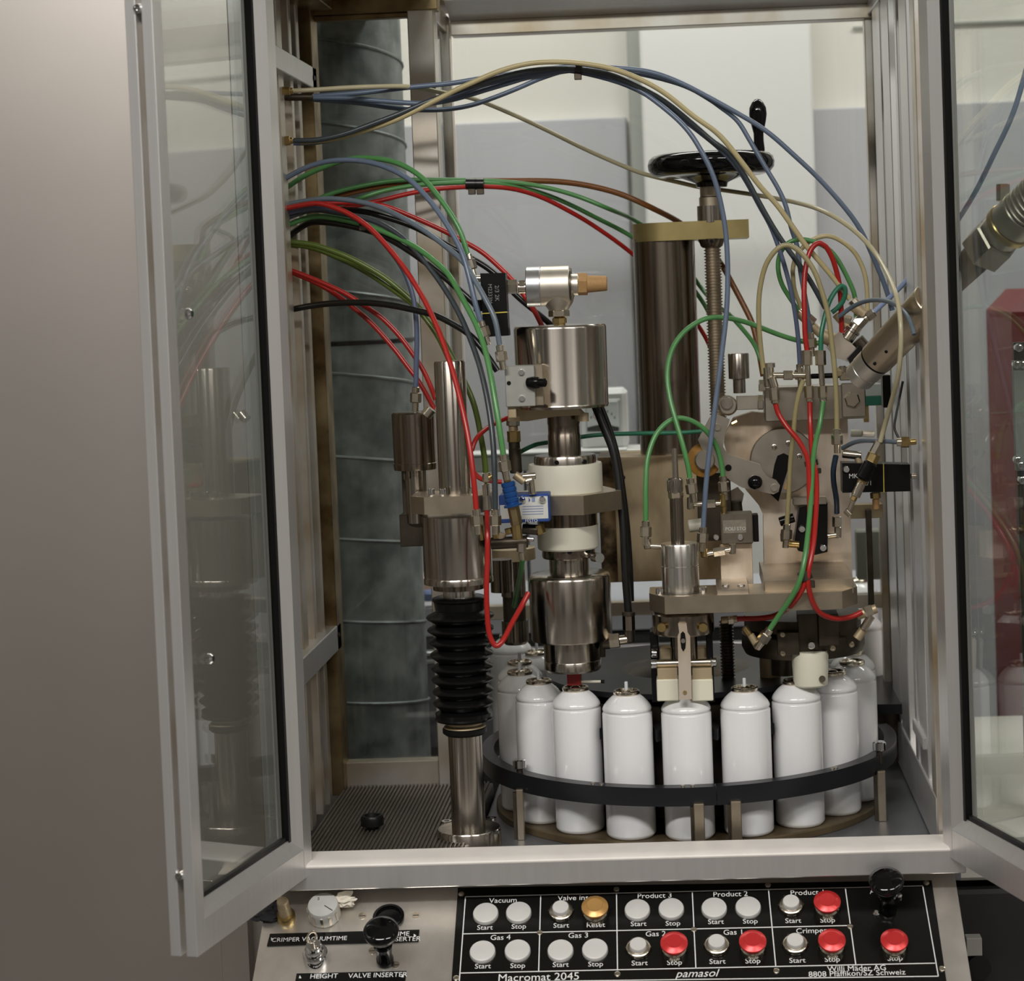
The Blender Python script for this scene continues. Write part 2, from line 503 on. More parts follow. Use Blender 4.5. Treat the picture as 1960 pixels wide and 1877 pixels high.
# niche posts, sill, panes
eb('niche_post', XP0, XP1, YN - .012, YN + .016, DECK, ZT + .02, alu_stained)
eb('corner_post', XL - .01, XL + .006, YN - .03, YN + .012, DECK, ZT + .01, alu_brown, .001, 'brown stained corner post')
eb('niche_rail', XL, XP0, YN - .008, YN + .012, DECK, 1.0065, alu_stained)
eb('niche_pane', XL, XP0, YN + .002, YN + .006, 1.004, ZT + .006, glass_back)
eb('return_pane', XP1 - .012, XP1 - .008, YN, YB, 1.004, ZT + .006, glass_back)
eb('return_post', XP1 - .02, XP1 - .002, YB - .03, YB + .0, DECK, ZT + .02, alu_stained)
eb('return_rail', XP1 - .022, XP1 - .004, YN, YB, ZT, ZT + .022, alu_stained)
eb('return_bead', XP1 - .017, XP1 - .004, YN + .05, YN + .062, DECK, ZT + .006, alu)
eb('gasket', XP1 - .012, XP1 - .0105, YB - .036, YB - .03, DECK, ZT, black)
# main back
eb('back_pane', XP1, XR - .003, YB - .012, YB - .008, 1.155, ZT + .002, glass_back)
eb('back_rail', XP1, XR, YB - .018, YB - .002, 1.14, 1.158, alu_stained)
eb('back_post', XR - .006, XR + .014, YB - .024, YB, DECK, ZT + .01, alu_stained)
# left side wall: panel, ribs, cross bars
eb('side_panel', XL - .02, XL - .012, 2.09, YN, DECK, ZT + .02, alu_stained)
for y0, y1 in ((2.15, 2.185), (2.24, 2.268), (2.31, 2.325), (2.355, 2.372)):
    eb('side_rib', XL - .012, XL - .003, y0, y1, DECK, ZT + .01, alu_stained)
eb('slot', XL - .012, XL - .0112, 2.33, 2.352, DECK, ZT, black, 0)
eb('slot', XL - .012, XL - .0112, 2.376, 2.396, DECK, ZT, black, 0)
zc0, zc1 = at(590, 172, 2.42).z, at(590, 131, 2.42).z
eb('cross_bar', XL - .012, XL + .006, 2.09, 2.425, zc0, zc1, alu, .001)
zc0, zc1 = at(638, 1240, 2.42).z, at(638, 1192, 2.42).z
eb('cross_bar', XL - .012, XL + .006, 2.09, 2.425, zc0, zc1, alu, .001)
for py, zz in ((150, None), (1215, None)):
    c = at(588 if py < 600 else 632, py, 2.405)
    MB().cyl((XL + .004, 2.405, c.z), (XL + .0075, 2.405, c.z), .003, 12).build('screw', black, enc)
# right side wall: posts, bright joints, sliding panes
for y0, y1, x0, x1, m in ((2.475, 2.565, 0, .016, alu), (2.376, 2.456, .0, .016, alu), (2.28, 2.30, -.001, .014, alu),
                          (2.19, 2.262, .0, .018, alu), (2.145, 2.157, .0, .018, alu), (2.108, 2.143, -.001, .02, alu_stained)):
    eb('side_post', XR + x0, XR + x1, y0, y1, DECK, ZT + .02, m)
for y0, y1 in ((2.567, 2.60), (2.458, 2.472), (2.263, 2.275), (2.157, 2.164)):
    eb('gasket', XR + .002, XR + .01, y0, y1, DECK, ZT, black, 0)
eb('side_pane', XR + .006, XR + .009, 2.302, 2.374, 1.06, ZT, glass_back)
eb('side_rail', XR - .002, XR + .02, 2.11, 2.63, ZT, ZT + .025, alu)
eb('side_rail', XR - .002, XR + .02, 2.11, 2.63, DECK - .005, DECK + .05, alu)
eb('door_frame_foot', XR - .004, XR + .02, 2.2, 2.3, 1.052, 1.065, alu)
# deck
deck = thing('machine_deck', (-.05, 2.35, DECK - .02), 'blue grey steel machine deck under the turntable', 'deck')
MB().box(((-.245 + XR + .02) / 2, 2.365, DECK - .021), (XR + .02 + .245, .53, .024), None, .001).build('deck_plate', graydeck, deck)
# ribbed plate
ribx0, ribx1 = XL + .002, -.247
rp = thing('ribbed_floor_plate', ((ribx0 + ribx1) / 2, 2.27, DECK - .02), 'brown ribbed floor plate between sill and duct window, with a knob', 'floor plate')
MB().box(((ribx0 + ribx1) / 2, 2.26, DECK - .006), (ribx1 - ribx0, .33, .02), None, .001).build('base_sheet', ribm, rp)
mb = MB()
x = ribx0 + .003
while x < ribx1 - .002:
    mb.box((x, 2.26, DECK + .0052), (.0022, .328, .0026), None, .0005)
    x += .0044
tag(mb.build('rib', ribm, rp), kind='stuff')
kp = at(712, 1562, 2.22)
kp.z = DECK + .0065
MB().lathe(kp, Z1, [(0, .007), (.004, .007), (.004, .0125), (.012, .0125), (.0145, .011), (.0145, .008), (.011, .007)], 24).build('knob', black, rp)
# ================================================================ duct
dR = .125
dxr = at(766, 80, 2.74).x
duct = thing('ventilation_duct', (dxr - dR, 2.74, .2), 'galvanised spiral ventilation duct standing behind the niche window', 'duct')
MB().lathe((dxr - dR, 2.74, .02), Z1, [(0, dR), (2.9, dR)], 64).build('duct_tube', galv, duct)
hp = []
ph = .105
zz0 = at(768, 120, 2.74).z
for i in range(0, 700):
    a = i * 2 * math.pi / 40
    hp.append((dxr - dR + (dR + .0005) * math.cos(a), 2.74 - (dR + .0005) * math.sin(a), zz0 - ph * 10 + ph * i / 40))
MB().tube([p for p in hp if .05 < p[2] < 2.9], .0022, 6).build('spiral_seam', galv, duct)
zj = at(700, 656, 2.62).z
MB().lathe((dxr - dR, 2.74, zj - .003), Z1, [(0, dR + .0005), (.001, dR + .002), (.005, dR + .002), (.006, dR + .0005)], 64).build('joint_band', black, duct)
# ================================================================ outer stainless cabinet and console body
sc = thing('stainless_cabinet', (-.8, 2.3, 0), 'tall brushed stainless cabinet side beside the open glass door', 'cabinet')
MB().box((-.885, 2.36, 1.25), (.86, .46, 2.5), None, .002).build('front_sheet', stainless, sc)
MB().box((-.4535, 2.17, .8), (.002, .06, 1.6), None, 0).build('seam_strip', steel_dark, sc)
xs = at(425, 1850, 2.10).x
MB().box((xs + .012, 2.14, .5), (.03, .06, .93), None, .001).build('edge_sheet', stainless, sc)

# ================================================================ glazed doors
def leaf(label, hx, hy, fx, fy, sgn, z0, z1, thick, flat_h, flat_f):
    """hinge (hx,hy) and free end (fx,fy) on the inner face; sgn*normal points away from the inner face"""
    e1 = Vector((fx - hx, fy - hy, 0)); L = e1.length; e1.normalize()
    e2 = Vector((e1.y, -e1.x, 0)) * sgn
    R = Matrix((e1, e2, Z1)).transposed()
    o = Vector((hx, hy, 0))
    W = lambda t, d, z: o + e1 * t + e2 * d + Z1 * z
    t = thing('glass_door', W(L / 2, thick / 2, z0), label, 'door')
    def bar(name, t0, t1, d0, d1, a0, a1, m, bev=.0006):
        c = W((t0 + t1) / 2, (d0 + d1) / 2, (a0 + a1) / 2)
        return MB().box(c, (abs(t1 - t0), abs(d1 - d0), abs(a1 - a0)), R, bev).build(name, m, t)
    fh = .03
    bar('hinge_stile', 0, flat_h, 0, thick, z0, z1, alu)
    # free stile: two lips around a slot
    bar('free_stile', L - flat_f, L, 0, thick * .40, z0, z1, alu)
    bar('free_stile', L - flat_f, L, thick * .62, thick, z0, z1, alu)
    bar('slot_web', L - flat_f, L - .012, thick * .4, thick * .62, z0 + .0, z1, alu_stained)
    bar('bottom_rail', flat_h, L - flat_f, 0, thick, z0, z0 + fh, alu)
    bar('top_rail', flat_h, L - flat_f, 0, thick, z1 - fh, z1, alu)
    # bevelled glazing bead
    b = .010
    def bead(t0, t1, zz0, zz1, vert):
        if vert:
            s = 1 if t1 > t0 else -1
            P = [(t0, .0), (t0 + s * b, .009), (t0 + s * b, .016), (t0, .016)]
            return MB().prism([W(p, d, zz0) for p, d in P], Z1 * (zz1 - zz0)).build('glazing_bead', alu, t)
        s = 1 if zz1 > zz0 else -1
        P = [(zz0, .0), (zz0 + s * .012, .010), (zz0 + s * .012, .016), (zz0, .016)]
        return MB().prism([W(t0, d, p) for p, d in P], e1 * (t1 - t0)).build('glazing_bead', alu, t)
    bead(flat_h, flat_h + b, z0 + fh, z1 - fh, True)
    bead(L - flat_f, L - flat_f - .02, z0 + fh, z1 - fh, True)
    bead(flat_h, L - flat_f, z0 + fh, z0 + fh + .01, False)
    g0, g1 = flat_h + b, L - flat_f - b
    bar('gasket', g0, g0 + .005, .0085, .016, z0 + fh, z1 - fh, black, 0)
    bar('gasket', g0, g1, .0105, .015, z0 + fh + .012, z0 + fh + .0165, black, 0)
    bar('pane', g0, g1, .014, .018, z0 + fh + .012, z1 - fh, glass_door)
    return t, W, e1, e2, L
tL, WL, e1L, e2L, LL = leaf('open glass door beside the stainless cabinet, hinged by the ribbed plate', -.3975, 2.072, -.4535, 1.81, 1, .9735, 1.90, .026, .021, .018)
for zz in (at(341, 1678, 1.81).z, at(262, 15, 1.81).z):
    c = WL(LL + .0, .0135, zz)
    screw(tL, c - e1L * .004, e1L, .0042, .006, chrome, hexs=True)
tR, WR, e1R, e2R, LR = leaf('open glass door beside the filling hose, reflecting the white cans', .2365, 2.072, .329, 1.776, -1, .976, 1.90, .026, .022, .018)
sc_p = at(376, 600, 1.93)
# screw of the door seen on the pane
dd = (sc_p - WL(0, 0, 0)).dot(e1L)
zz = at(376, 600, 1.87).z
tt = .2
cpos = WL(tt, .012, 0); cpos.z = at(376, 600, cpos.y).z
screw(tL, cpos, -e2L, .0052, .004, chrome)
cpos = WL(.19, .012, 0); cpos.z = at(408, 1260, cpos.y).z
screw(tL, cpos, -e2L, .005, .004, chrome)
# ================================================================ turntable and cans
TX, TY, TR = at(1323, 1598, 2.372).x, 2.372, .192
TX = at(1318, 1598, 2.18).x + .002
NST = 19
tt_ = thing('can_turntable', (TX, TY, DECK), 'dark star wheel turntable carrying the ring of white cans', 'turntable')
MB().lathe((TX, TY, DECK - .0085), Z1, [(0, .222), (.0065, .222), (.008, .2205)], 96).build('base_disc', disc_m, tt_)
def star(z0, z1, r, m, name):
    pts = []
    for k in range(NST):
        a0 = -math.pi / 2 + k * 2 * math.pi / NST
        for j in range(11):
            u = (j / 10 - .5)
            a = a0 + u * 2 * math.pi / NST
            # circular pocket of the can in the rim
            d = TR * math.cos(a - a0) - math.sqrt(max(0, .0285 ** 2 - (TR * math.sin(a - a0)) ** 2)) if abs(TR * math.sin(a - a0)) < .0285 else r
            pts.append((TX + min(r, d) * math.cos(a), TY + min(r, d) * math.sin(a), z0))
    return MB().prism(pts, (0, 0, z1 - z0)).build(name, m, tt_)
star(DECK + .030, DECK + .042, .195, guide_m, 'lower_star_wheel')
star(DECK + .100, DECK + .112, .195, guide_m, 'upper_star_wheel')
MB().lathe((TX, TY, DECK + .008), Z1, [(0, .15), (.12, .15), (.128, .12), (.14, .05), (.145, .04)], 64).build('hub', steel_dark, tt_)
MB().lathe((TX, TY, DECK + .138), Z1, [(0, .16), (.006, .16)], 64).build('hub_disc', guide_m, tt_)
CZ = DECK
def can_meshes():
    k = .0265
    body = [(0, .024), (.002, .0258), (.004, .0265), (.1305, .0265), (.1315, .0259), (.1322, .0253), (.1332, .0253), (.134, .0260), (.1355, .0262),
            (.1375, .0255), (.1400, .0240), (.1430, .0215), (.1460, .0185), (.1482, .0158), (.1496, .0138), (.1502, .0128)]
    b = MB().lathe((0, 0, 0), Z1, body, 44)
    cup = MB().lathe((0, 0, 0), Z1, [(.149, .0125), (.1502, .0138), (.1518, .0143), (.1535, .0141), (.1545, .0131), (.1545, .0113), (.1522, .0106), (.1515, .007), (.1540, .005), (.1550, .003)], 32)
    stem = MB().lathe((0, 0, 0), Z1, [(.154, .0019), (.1628, .0019), (.1635, .0015)], 12)
    return b, cup, stem
cb, cc, cs = can_meshes()
can0 = thing('aerosol_can', (0, 0, 0), '', 'can', 'white aerosol cans')
o1 = cb.build('can_body', white_paint, can0)
o2 = cc.build('valve_cup', nickel, can0)
o3 = cs.build('valve_stem', mat('pale_stem_plastic', (.6, .62, .64), .4), can0)
can_meta = (o1, o2, o3)
first = [True]
def put_can(x, y, z, label, stem=True):
    if first[0]:
        r = can0; first[0] = False
        ch = list(can_meta)
    else:
        r = can0.copy(); COL.objects.link(r)
        ch = []
        for c in can_meta:
            if c is o3 and not stem: continue
            d = c.copy(); COL.objects.link(d); d.parent = r; ch.append(d)
    r.location = (x, y, z)
    r.rotation_euler.z = random.uniform(0, 6)
    r['label'] = label
    r['category'] = 'can'; r['group'] = 'white aerosol cans'
labs = {0: 'white aerosol can clamped under the crimping head with the steel lever', 1: 'white aerosol can with stem, between the lever head and the nylon nozzle',
        -1: 'white aerosol can with upright stem, standing between steel crimper and lever head', -2: 'white aerosol can with stem, under the red tube of the steel crimper',
        -3: 'white aerosol can partly behind the guide post near the bellows, clear stem', 2: 'white aerosol can under the ivory nylon nozzle',
        3: 'white open aerosol can one place past the nylon nozzle', 4: 'white open aerosol can two places past the nylon nozzle, by the guide post',
        -4: 'white shaded aerosol can next to the bellows, second row', 5: 'white open aerosol can three places past the nylon nozzle',
        -5: 'white aerosol can at the side of the turntable behind the bellows', 6: 'white aerosol can on the far side of the turntable past the nozzle',
        -6: 'white aerosol can on the far side of the turntable behind the steel crimper'}
for k in (0, 1, -1, -2, -3, 2, 3, 4, -4, 5, -5, 6, -6):
    a = -math.pi / 2 + k * 2 * math.pi / NST
    put_can(TX + TR * math.cos(a), TY + TR * math.sin(a), CZ, labs[k], stem=k <= 1)
for (px, Y, l) in ((978, 2.575, 'white aerosol can leaving the turntable under the small valve head'), (1612, 2.556, 'white aerosol can entering the turntable beside the dark infeed plate'),
                   (1652, 2.665, 'white aerosol can waiting on the infeed behind the dark plate'), (1647, 2.966, 'white aerosol can farthest back on the infeed, half behind a post')):
    c = at(px, 1240, Y)
    put_can(c.x, Y, CZ, l, stem=False)
# infeed plate over the deck
ip = thing('infeed_guide_plate', (.2, 2.5, DECK), 'dark grey infeed guide plate with slots beside the side posts', 'guide plate')
zp = DECK + .075
def onz(px, py, z):
    return hit(px, py, Vector((0, 0, z)), Z1)
MB().prism([onz(x, y, zp) for x, y in ((1668, 1348), (1676, 1296), (1704, 1258), (1739, 1334), (1737, 1347))], (0, 0, -.012)).build('guide_plate', guide_m, ip)
MB().prism([onz(x, y, zp) for x, y in ((1720, 1302), (1727, 1300), (1731, 1320), (1726, 1318))], (0, 0, .0006)).build('slot', black, ip)
c = onz(1705, 1335, zp)
MB().lathe((c.x, c.y + .02, DECK), Z1, [(0, .03), (.064, .03)], 32).build('support_column', steel_dark, ip)
# ================================================================ guide rail ring
RO, RI = .2365, .2225
zr1 = DECK + .0615
zr0 = zr1 - .0195
gr = thing('guide_rail', (TX, TY - .2, DECK), 'black curved guide rail around the front of the white cans', 'guide rail')
def arc(a0, a1, name):
    n = 40
    ou = [(TX + RO * math.cos(a0 + (a1 - a0) * i / n), TY + RO * math.sin(a0 + (a1 - a0) * i / n), zr0) for i in range(n + 1)]
    inn = [(TX + RI * math.cos(a0 + (a1 - a0) * i / n), TY + RI * math.sin(a0 + (a1 - a0) * i / n), zr0) for i in range(n + 1)]
    mb = MB()
    bm = mb.bm
    V = lambda p, dz: bm.verts.new((p[0], p[1], p[2] + dz))
    rows = [[V(p, 0) for p in ou], [V(p, zr1 - zr0) for p in ou], [V(p, zr1 - zr0) for p in inn], [V(p, 0) for p in inn]]
    for q in range(4):
        A, B = rows[q], rows[(q + 1) % 4]
        for i in range(n): bm.faces.new((A[i], A[i + 1], B[i + 1], B[i]))
    bm.faces.new([r[0] for r in rows]); bm.faces.new([r[-1] for r in rows][::-1])
    return mb.build(name, guide_m, gr)
asplit = math.atan2(-RO, .029)
arc(math.radians(-200), asplit - .002, 'rail_segment')
arc(asplit + .002, math.radians(12), 'rail_segment')
def post(px, pytop, w, nut, lab=None):
    # post stands just outside the rail
    for Y in [2.12 + i * .002 for i in range(140)]:
        p = at(px, 1500, Y)
        if (p.x - TX) ** 2 + (p.y - TY) ** 2 <= (RO + .004) ** 2: break
    o = MB().box((p.x, p.y, (DECK - .009 + zr0 + .004) / 2), (w, .008, zr0 + .013 - DECK), None, .0008).build('rail_post', steel_warm, gr)
    MB().box((p.x - w * .5 - .0015, p.y + .002, (DECK - .009 + zr0) / 2), (.004, .006, zr0 + .009 - DECK), None, 0).build('post_channel', steel_dark, o)
    if nut:
        MB().cyl((p.x, p.y + .012, zr1 - .01), (p.x, p.y + .012, zr1 + .006), .0035, 12).build('stud', steel_dark, o)
        MB().lathe((p.x, p.y + .012, zr1 + .004), Z1, [(0, .006), (.001, .0072), (.009, .0072), (.010, .006)], 14).build('thumb_nut', chrome, o, 20)
post(994, 1460, .008, True); post(1336, 1540, .011, False); post(1407, 1540, .011, False); post(1687, 1415, .009, True)
for px in (1142, 1160, 1578, 1592, 1308, 1325):
    c = onz(px, 1496 if px < 1400 else 1468, zr1)
    v = Vector((c.x - TX, c.y - TY, 0)).normalized() * (RO + RI) / 2
    MB().lathe((TX + v.x, TY + v.y, zr1 - .001), Z1, [(0, .0025), (.0022, .0022)], 10).build('screw', steel, gr)
# ================================================================ column with the bellows
YC = 2.185
st = thing('bellows_column', at(898, 1600, YC), 'steel valve inserter column with black rubber bellows on a round flange', 'press column')
ax = (898, 1595, YC)
def V(name, prof, m, n=44, p=None, A=None):
    A = A or ax
    return vl(name, A[0], A[1], A[2], prof, m, p or st, n)
V('base_flange', [(1626, 62), (1586, 62), (1583, 60)], turned)
fl = bpy.data.objects['base_flange']
zf = WM[fl.name].z
for px, py in ((855, 1572), (941, 1566), (850, 1590), (948, 1590)):
    c = onz(px, py, at(898, 1585, YC).z)
    MB().lathe(c, Z1, [(-.002, .0055), (.001, .0055), (.001, .0032), (-.0005, .0032)], 16).build('flange_bolt', chrome, fl)
V('lower_tube', [(1590, 33), (1400, 33)], turned)
V('collar', [(1404, 36), (1401, 40), (1394, 42), (1388, 40), (1385, 34), (1375, 34)], rusty)
V('clamp_ring', [(1404, 38), (1400, 43), (1392, 43), (1388, 38)], black)
bel = [(1378, 40), (1374, 56)]
yy = 1372
amp = [(1372, 40, 58), (1350, 44, 60), (1328, 44, 60), (1305, 44, 61), (1283, 44, 61), (1258, 46, 62), (1233, 46, 63), (1210, 46, 65), (1186, 47, 66)]
prof = []
for py, ri, ro in amp:
    prof += [(py + 4, ri + 4), (py - 4, ro - 2), (py - 7, ro), (py - 10, ro - 2), (py - 17, ri + 2), (py - 19, ri)]
prof = [(1380, 42), (1376, 55), (1373, 57), (1370, 55)] + prof[3:] + [(1163, 48), (1150, 50), (1147, 53), (1143, 53), (1141, 48)]
V('bellows', prof, rubber, 52)
V('neck', [(1150, 31), (1123, 31)], turned_light)
V('lower_flange', [(1126, 50), (1112, 50)], turned_dark)
V('motor_body', [(1114, 67), (1105, 67), (1102, 65.5), (1100, 66.5), (985, 66.5)], turned)
pl = MB().pprism([(822, 984), (795, 978), (793, 948), (820, 951), (910, 947), (912, 981)], 2.145, .0)if False else MB()
a, b_ = at(822, 967, 2.148), at(913, 965, 2.148)
hw = 17 * S(2.148)
zt_, zb_ = at(860, 950, 2.148).z, at(860, 983, 2.148).z
xc = at(868, 965, 2.185).x
MB().prism([(xc - .026, 2.146, zb_), (xc + .030, 2.146, zb_), (xc + .041, 2.158, zb_), (xc + .041, 2.215, zb_), (xc - .042, 2.215, zb_), (xc - .042, 2.163, zb_)], (0, 0, zt_ - zb_)).build('clamp_plate', steel_warm, st)
V('upper_tube', [(958, 30.5), (694, 30.5), (690, 28.5)], turned)
for px in (848, 826, 905):
    c = at(px, 948, 2.16); c.z = zt_
    MB().lathe(c, Z1, [(0, .0033), (.007, .0033), (.0075, .0025)], 14).build('bolt', chrome, st)
# small cylinder at the back of the column
sm = thing('small_air_cylinder', at(800, 990, 2.235), 'small steel air cylinder with slate hose on top, beside the tall tube', 'cylinder')
A2 = (793, 840, 2.235)
V('cylinder_body', [(898, 41), (890, 42), (886, 42), (885, 41), (800, 42), (791, 42), (788, 39)], turned_dark, p=sm, A=A2)
V('piston_rod', [(1000, 21), (896, 21)], turned, p=sm, A=A2)
MB().pbox(765, 984, 812, 1046, 2.23, .03).build('mounting_block', steel_dark, sm)
V('guide_pin', [(918, 3.2), (895, 3.2)], steel_dark, p=sm, A=(774, 900, 2.22), n=10)
MB().pbox(770, 900, 790, 990, 2.25, .006).build('guide_bar', steel_dark, sm)
MB().cyl(at(815, 795, 2.2), at(826, 782, 2.2), .006, 14).build('side_port', nickel, sm)
# ================================================================ centre crimper
YM = 2.222
cr = thing('vacuum_crimper', at(1096, 1278, YM), 'tall steel vacuum crimper with two ivory rings and hexagonal clamp', 'crimper')
AM = (1086, 1000, YM)
def VM(name, prof, m, n=48): return vl(name, AM[0], AM[1], AM[2], prof, m, cr, n)
VM('upper_cylinder', [(779, 87), (774, 89), (771, 88), (628, 89), (624, 88), (622, 86)], turned)
VM('shaft', [(872, 31.5), (832, 31.5), (830, 30.5), (812, 30.5), (810, 31.5), (776, 31.5)], turned_dark)
VM('ring_nut', [(894, 60), (874, 60), (870, 58)], turned)
VM('upper_ring', [(942, 71), (889, 71), (886, 69.5)], nylon, 56)
za, zb = at(1086, 940, YM).z, at(1086, 976, YM).z
mx = at(1086, 958, YM).x
MB().prism([(mx + r * math.cos(a), YM + r * math.sin(a), zb) for r, a in [(.059, math.radians(d)) for d in (-70, -10, 50, 110, 170, 230)]], (0, 0, za - zb)).build('hexagon_clamp', steel_warm, cr)
VM('dark_ring', [(1008, 58), (974, 58)], turned_dark)
VM('lower_ring', [(1049, 56), (1046, 59), (1004, 59)], nylon, 56)
VM('knurled_nut', [(1066, 49), (1062, 51), (1049, 51)], turned_dark, 40)
VM('neck', [(1097, 38), (1064, 38)], turned)
VM('lower_cylinder', [(1222, 77), (1219, 79), (1104, 79), (1099, 77), (1096, 73), (1094, 60)], turned)
VM('crimping_bell', [(1281, 52), (1277, 55), (1262, 55), (1261, 54.3), (1259, 55), (1218, 55)], turned)
MB().pbox(1085, 1278, 1112, 1312, 2.212, .014).build('red_tip', redtube, cr)
MB().cyl(at(1112, 1304, 2.215), at(1152, 1304, 2.215), .0014, 10).build('indicator_pin', nylon, cr)
MB().cyl(at(1150, 1304, 2.215), at(1157, 1304, 2.215), .002, 10).build('pin_tip', black, cr)
for py, pxo, Yo in ((885, 1066, 2.190), (884, 1124, 2.193), (1056, 1090, 2.194), (1055, 1133, 2.2)):
    c = at(pxo, py, Yo)
    d = Vector((c.x - mx, c.y - YM, 0)).normalized()
    rr = .0335 if py < 1000 else .0288
    c = Vector((mx, YM, c.z)) + d * (rr - .004)
    MB().cyl(c, c + d * .0045, .0025, 12).build('spanner_hole', black, cr)
# bracket arms under the upper cylinder
MB().pprism([(972, 782), (1100, 776), (1118, 794), (1062, 797), (1010, 806), (972, 806)], 2.20, .03).build('support_arm', rusty, cr)
MB().cyl(at(1116, 790, 2.205), at(1116, 806, 2.205), .006, 16).build('boss', rusty, cr)
MB().cyl(at(1148, 1068, 2.20), at(1138, 1066, 2.21), .0055, 14).build('side_plug', chrome, cr)
# hose inlet on the lower cylinder
MB().pbox(1148, 1215, 1158, 1258, 2.225, .012).build('inlet_block', steel_dark, cr)
MB().cyl(at(1154, 1226, 2.215), at(1168, 1226, 2.215), .009, 18).build('inlet_port', steel_dark, cr)
# ---------------------------------------------------------------- grey valve block beside the upper cylinder
vb = thing('grey_valve_block', at(1000, 780, 2.165), 'grey aluminium valve block with two screws and a dark rubber knob', 'valve')
MB().pbox(967, 700, 1024, 778, 2.155, .03).build('block', mat('grey_cast_aluminium', (.42, .42, .38), .5, .6, noise=.1, nscale=60), vb)
MB().pbox(1024, 697, 1040, 776, 2.162, .024).build('side_plate', steel_warm, vb)
for px, py in ((998, 712), (999, 762)):
    screw(vb, at(px, py, 2.1545), (0, -1, 0), .0032, .0025, chrome, hexs=True)
MB().cyl(at(974, 733, 2.1552), at(974, 733, 2.1545), .0022, 12).build('port_hole', black, vb)
kb = at(1010, 732, 2.14)
MB().lathe(at(1010, 732, 2.155), at(1060, 732, 2.14) - at(1010, 732, 2.155), [(0, .004), (.001, .0055), (.007, .0066), (.013, .006), (.0145, .0048), (.021, .0045), (.022, .003)], 20).build('rubber_knob', rubber, vb)
MB().pbox(972, 776, 988, 800, 2.16, .02).build('lower_block', rusty, vb)
# ---------------------------------------------------------------- black solenoid valve
bv = thing('black_solenoid_valve', at(947, 640, 2.19), 'upright black solenoid valve with a yellow line beside the brown silencer', 'valve')
MB().prism([at(x, y, 2.185) for x, y in ((919, 523), (967, 522), (971, 597), (923, 600))], (0, .022, 0)).build('coil_body', black, bv)
MB().prism([at(x, y, 2.186) for x, y in ((923, 601), (971, 598), (974, 642), (926, 645))], (0, .022, 0)).build('valve_body', black, bv)
MB().prism([at(x, y, 2.1845) for x, y in ((922, 599), (970.5, 596), (970.8, 598.2), (922.2, 601.2))], (0, .003, 0)).build('yellow_line', print_y, bv)
MB().pbox(906, 574, 922, 596, 2.19, .014).build('plug', black, bv)
MB().cyl(at(911, 533, 2.19), at(920, 533, 2.19), .0035, 12).build('port', nickel, bv)
uv = (at(946, 598, 2.184) - at(944, 525, 2.184)).normalized()
text('2/3 2K', at(951, 561, 2.1845), uv, Vector((-uv.z, 0, uv.x)), .0062, print_dim, bv)
text('M2333M', at(938, 562, 2.1845), uv, Vector((-uv.z, 0, uv.x)), .0058, print_dim, bv)
# ---------------------------------------------------------------- nickel tee with sintered silencer
te = thing('quick_exhaust_valve', at(1069, 620, 2.2), 'round nickel exhaust valve with brown sintered silencer on the steel crimper', 'valve')
YT = 2.205
def hcyl(x0, x1, yc, r, m, name, n=36, ch=1.5, Y=YT, slope=-.03):
    return MB().cyl(at(x0, yc, Y), at(x1, yc + slope * (x1 - x0), Y), r * S(Y), n, ch=ch * S(Y)).build(name, m, te)
hcyl(1008, 1036, 549, 38.5, mat('zinc_plate', (.72, .73, .74), .3, 1, noise=.15, nscale=100), 'end_ring')
hcyl(1035, 1091, 548, 38, nickel_satin, 'valve_body')
hcyl(1090, 1094, 546, 33, steel_dark, 'dark_step', ch=.3)  # dark step between valve body and outlet neck
hcyl(1092, 1108, 545, 21, nickel_satin, 'outlet_neck')
hcyl(1106, 1124, 544, 22, bronze, 'silencer_hexagon', 6, 1)
MB().cyl(at(1122, 543.5, YT), at(1162, 542, YT), 17 * S(YT), 28, r2=14.5 * S(YT), ch=.0008).build('silencer', bronze, te)
hcyl(992, 1009, 551, 11, nickel, 'inlet_stem', 18, 1)
hcyl(971, 990, 549, 14, nickel, 'inlet_nut', 6, 1)
hcyl(994, 1005, 548, 12, nickel, 'lock_nut', 6, 1)
vl('body_cone', 1069, 590, YT, [(594, 19), (590, 21), (580, 28), (560, 34)], nickel_satin, te, 36)
vl('hexagon_nut', 1070, 600, YT, [(606, 19), (605, 20.5), (595, 20.5), (593, 18)], nickel, te, 6, 20)
vl('adapter', 1071, 615, YT, [(626, 11), (619, 11), (618, 14), (609, 14), (606, 10)], brass, te, 8, 20)
# ================================================================ handwheel column
def pc(parent, name, a, b, r, Y, m, n=18, Y2=None, r2=None, ch=1.2):
    """round or hexagonal bar between two image points at depth Y (Y2 at its far end)"""
    Y2 = Y if Y2 is None else Y2
    p, q = at(a[0], a[1], Y), at(b[0], b[1], Y2)
    k = S(Y)
    return MB().cyl(p, q, r * k, n, r2=None if r2 is None else r2 * k, ch=min(ch * k, r * k * .3)).build(name, m, parent, 30 if n > 8 else 20)
def nut(parent, a, b, r, Y, m=None, name='nut', Y2=None):
    return pc(parent, name, a, b, r, Y, m or nickel, 6, Y2)
hc = thing('handwheel_column', at(1280, 870, 2.43), 'thick steel column with gold clamp plate, threaded spindle and black handwheel', 'column')
YH = 2.43
vl('main_column', 1277, 650, YH, [(880, 59), (456, 59)], turned_dark, hc, 64)
pts = [(1232, 424), (1222, 425), (1215, 428), (1212, 432)]
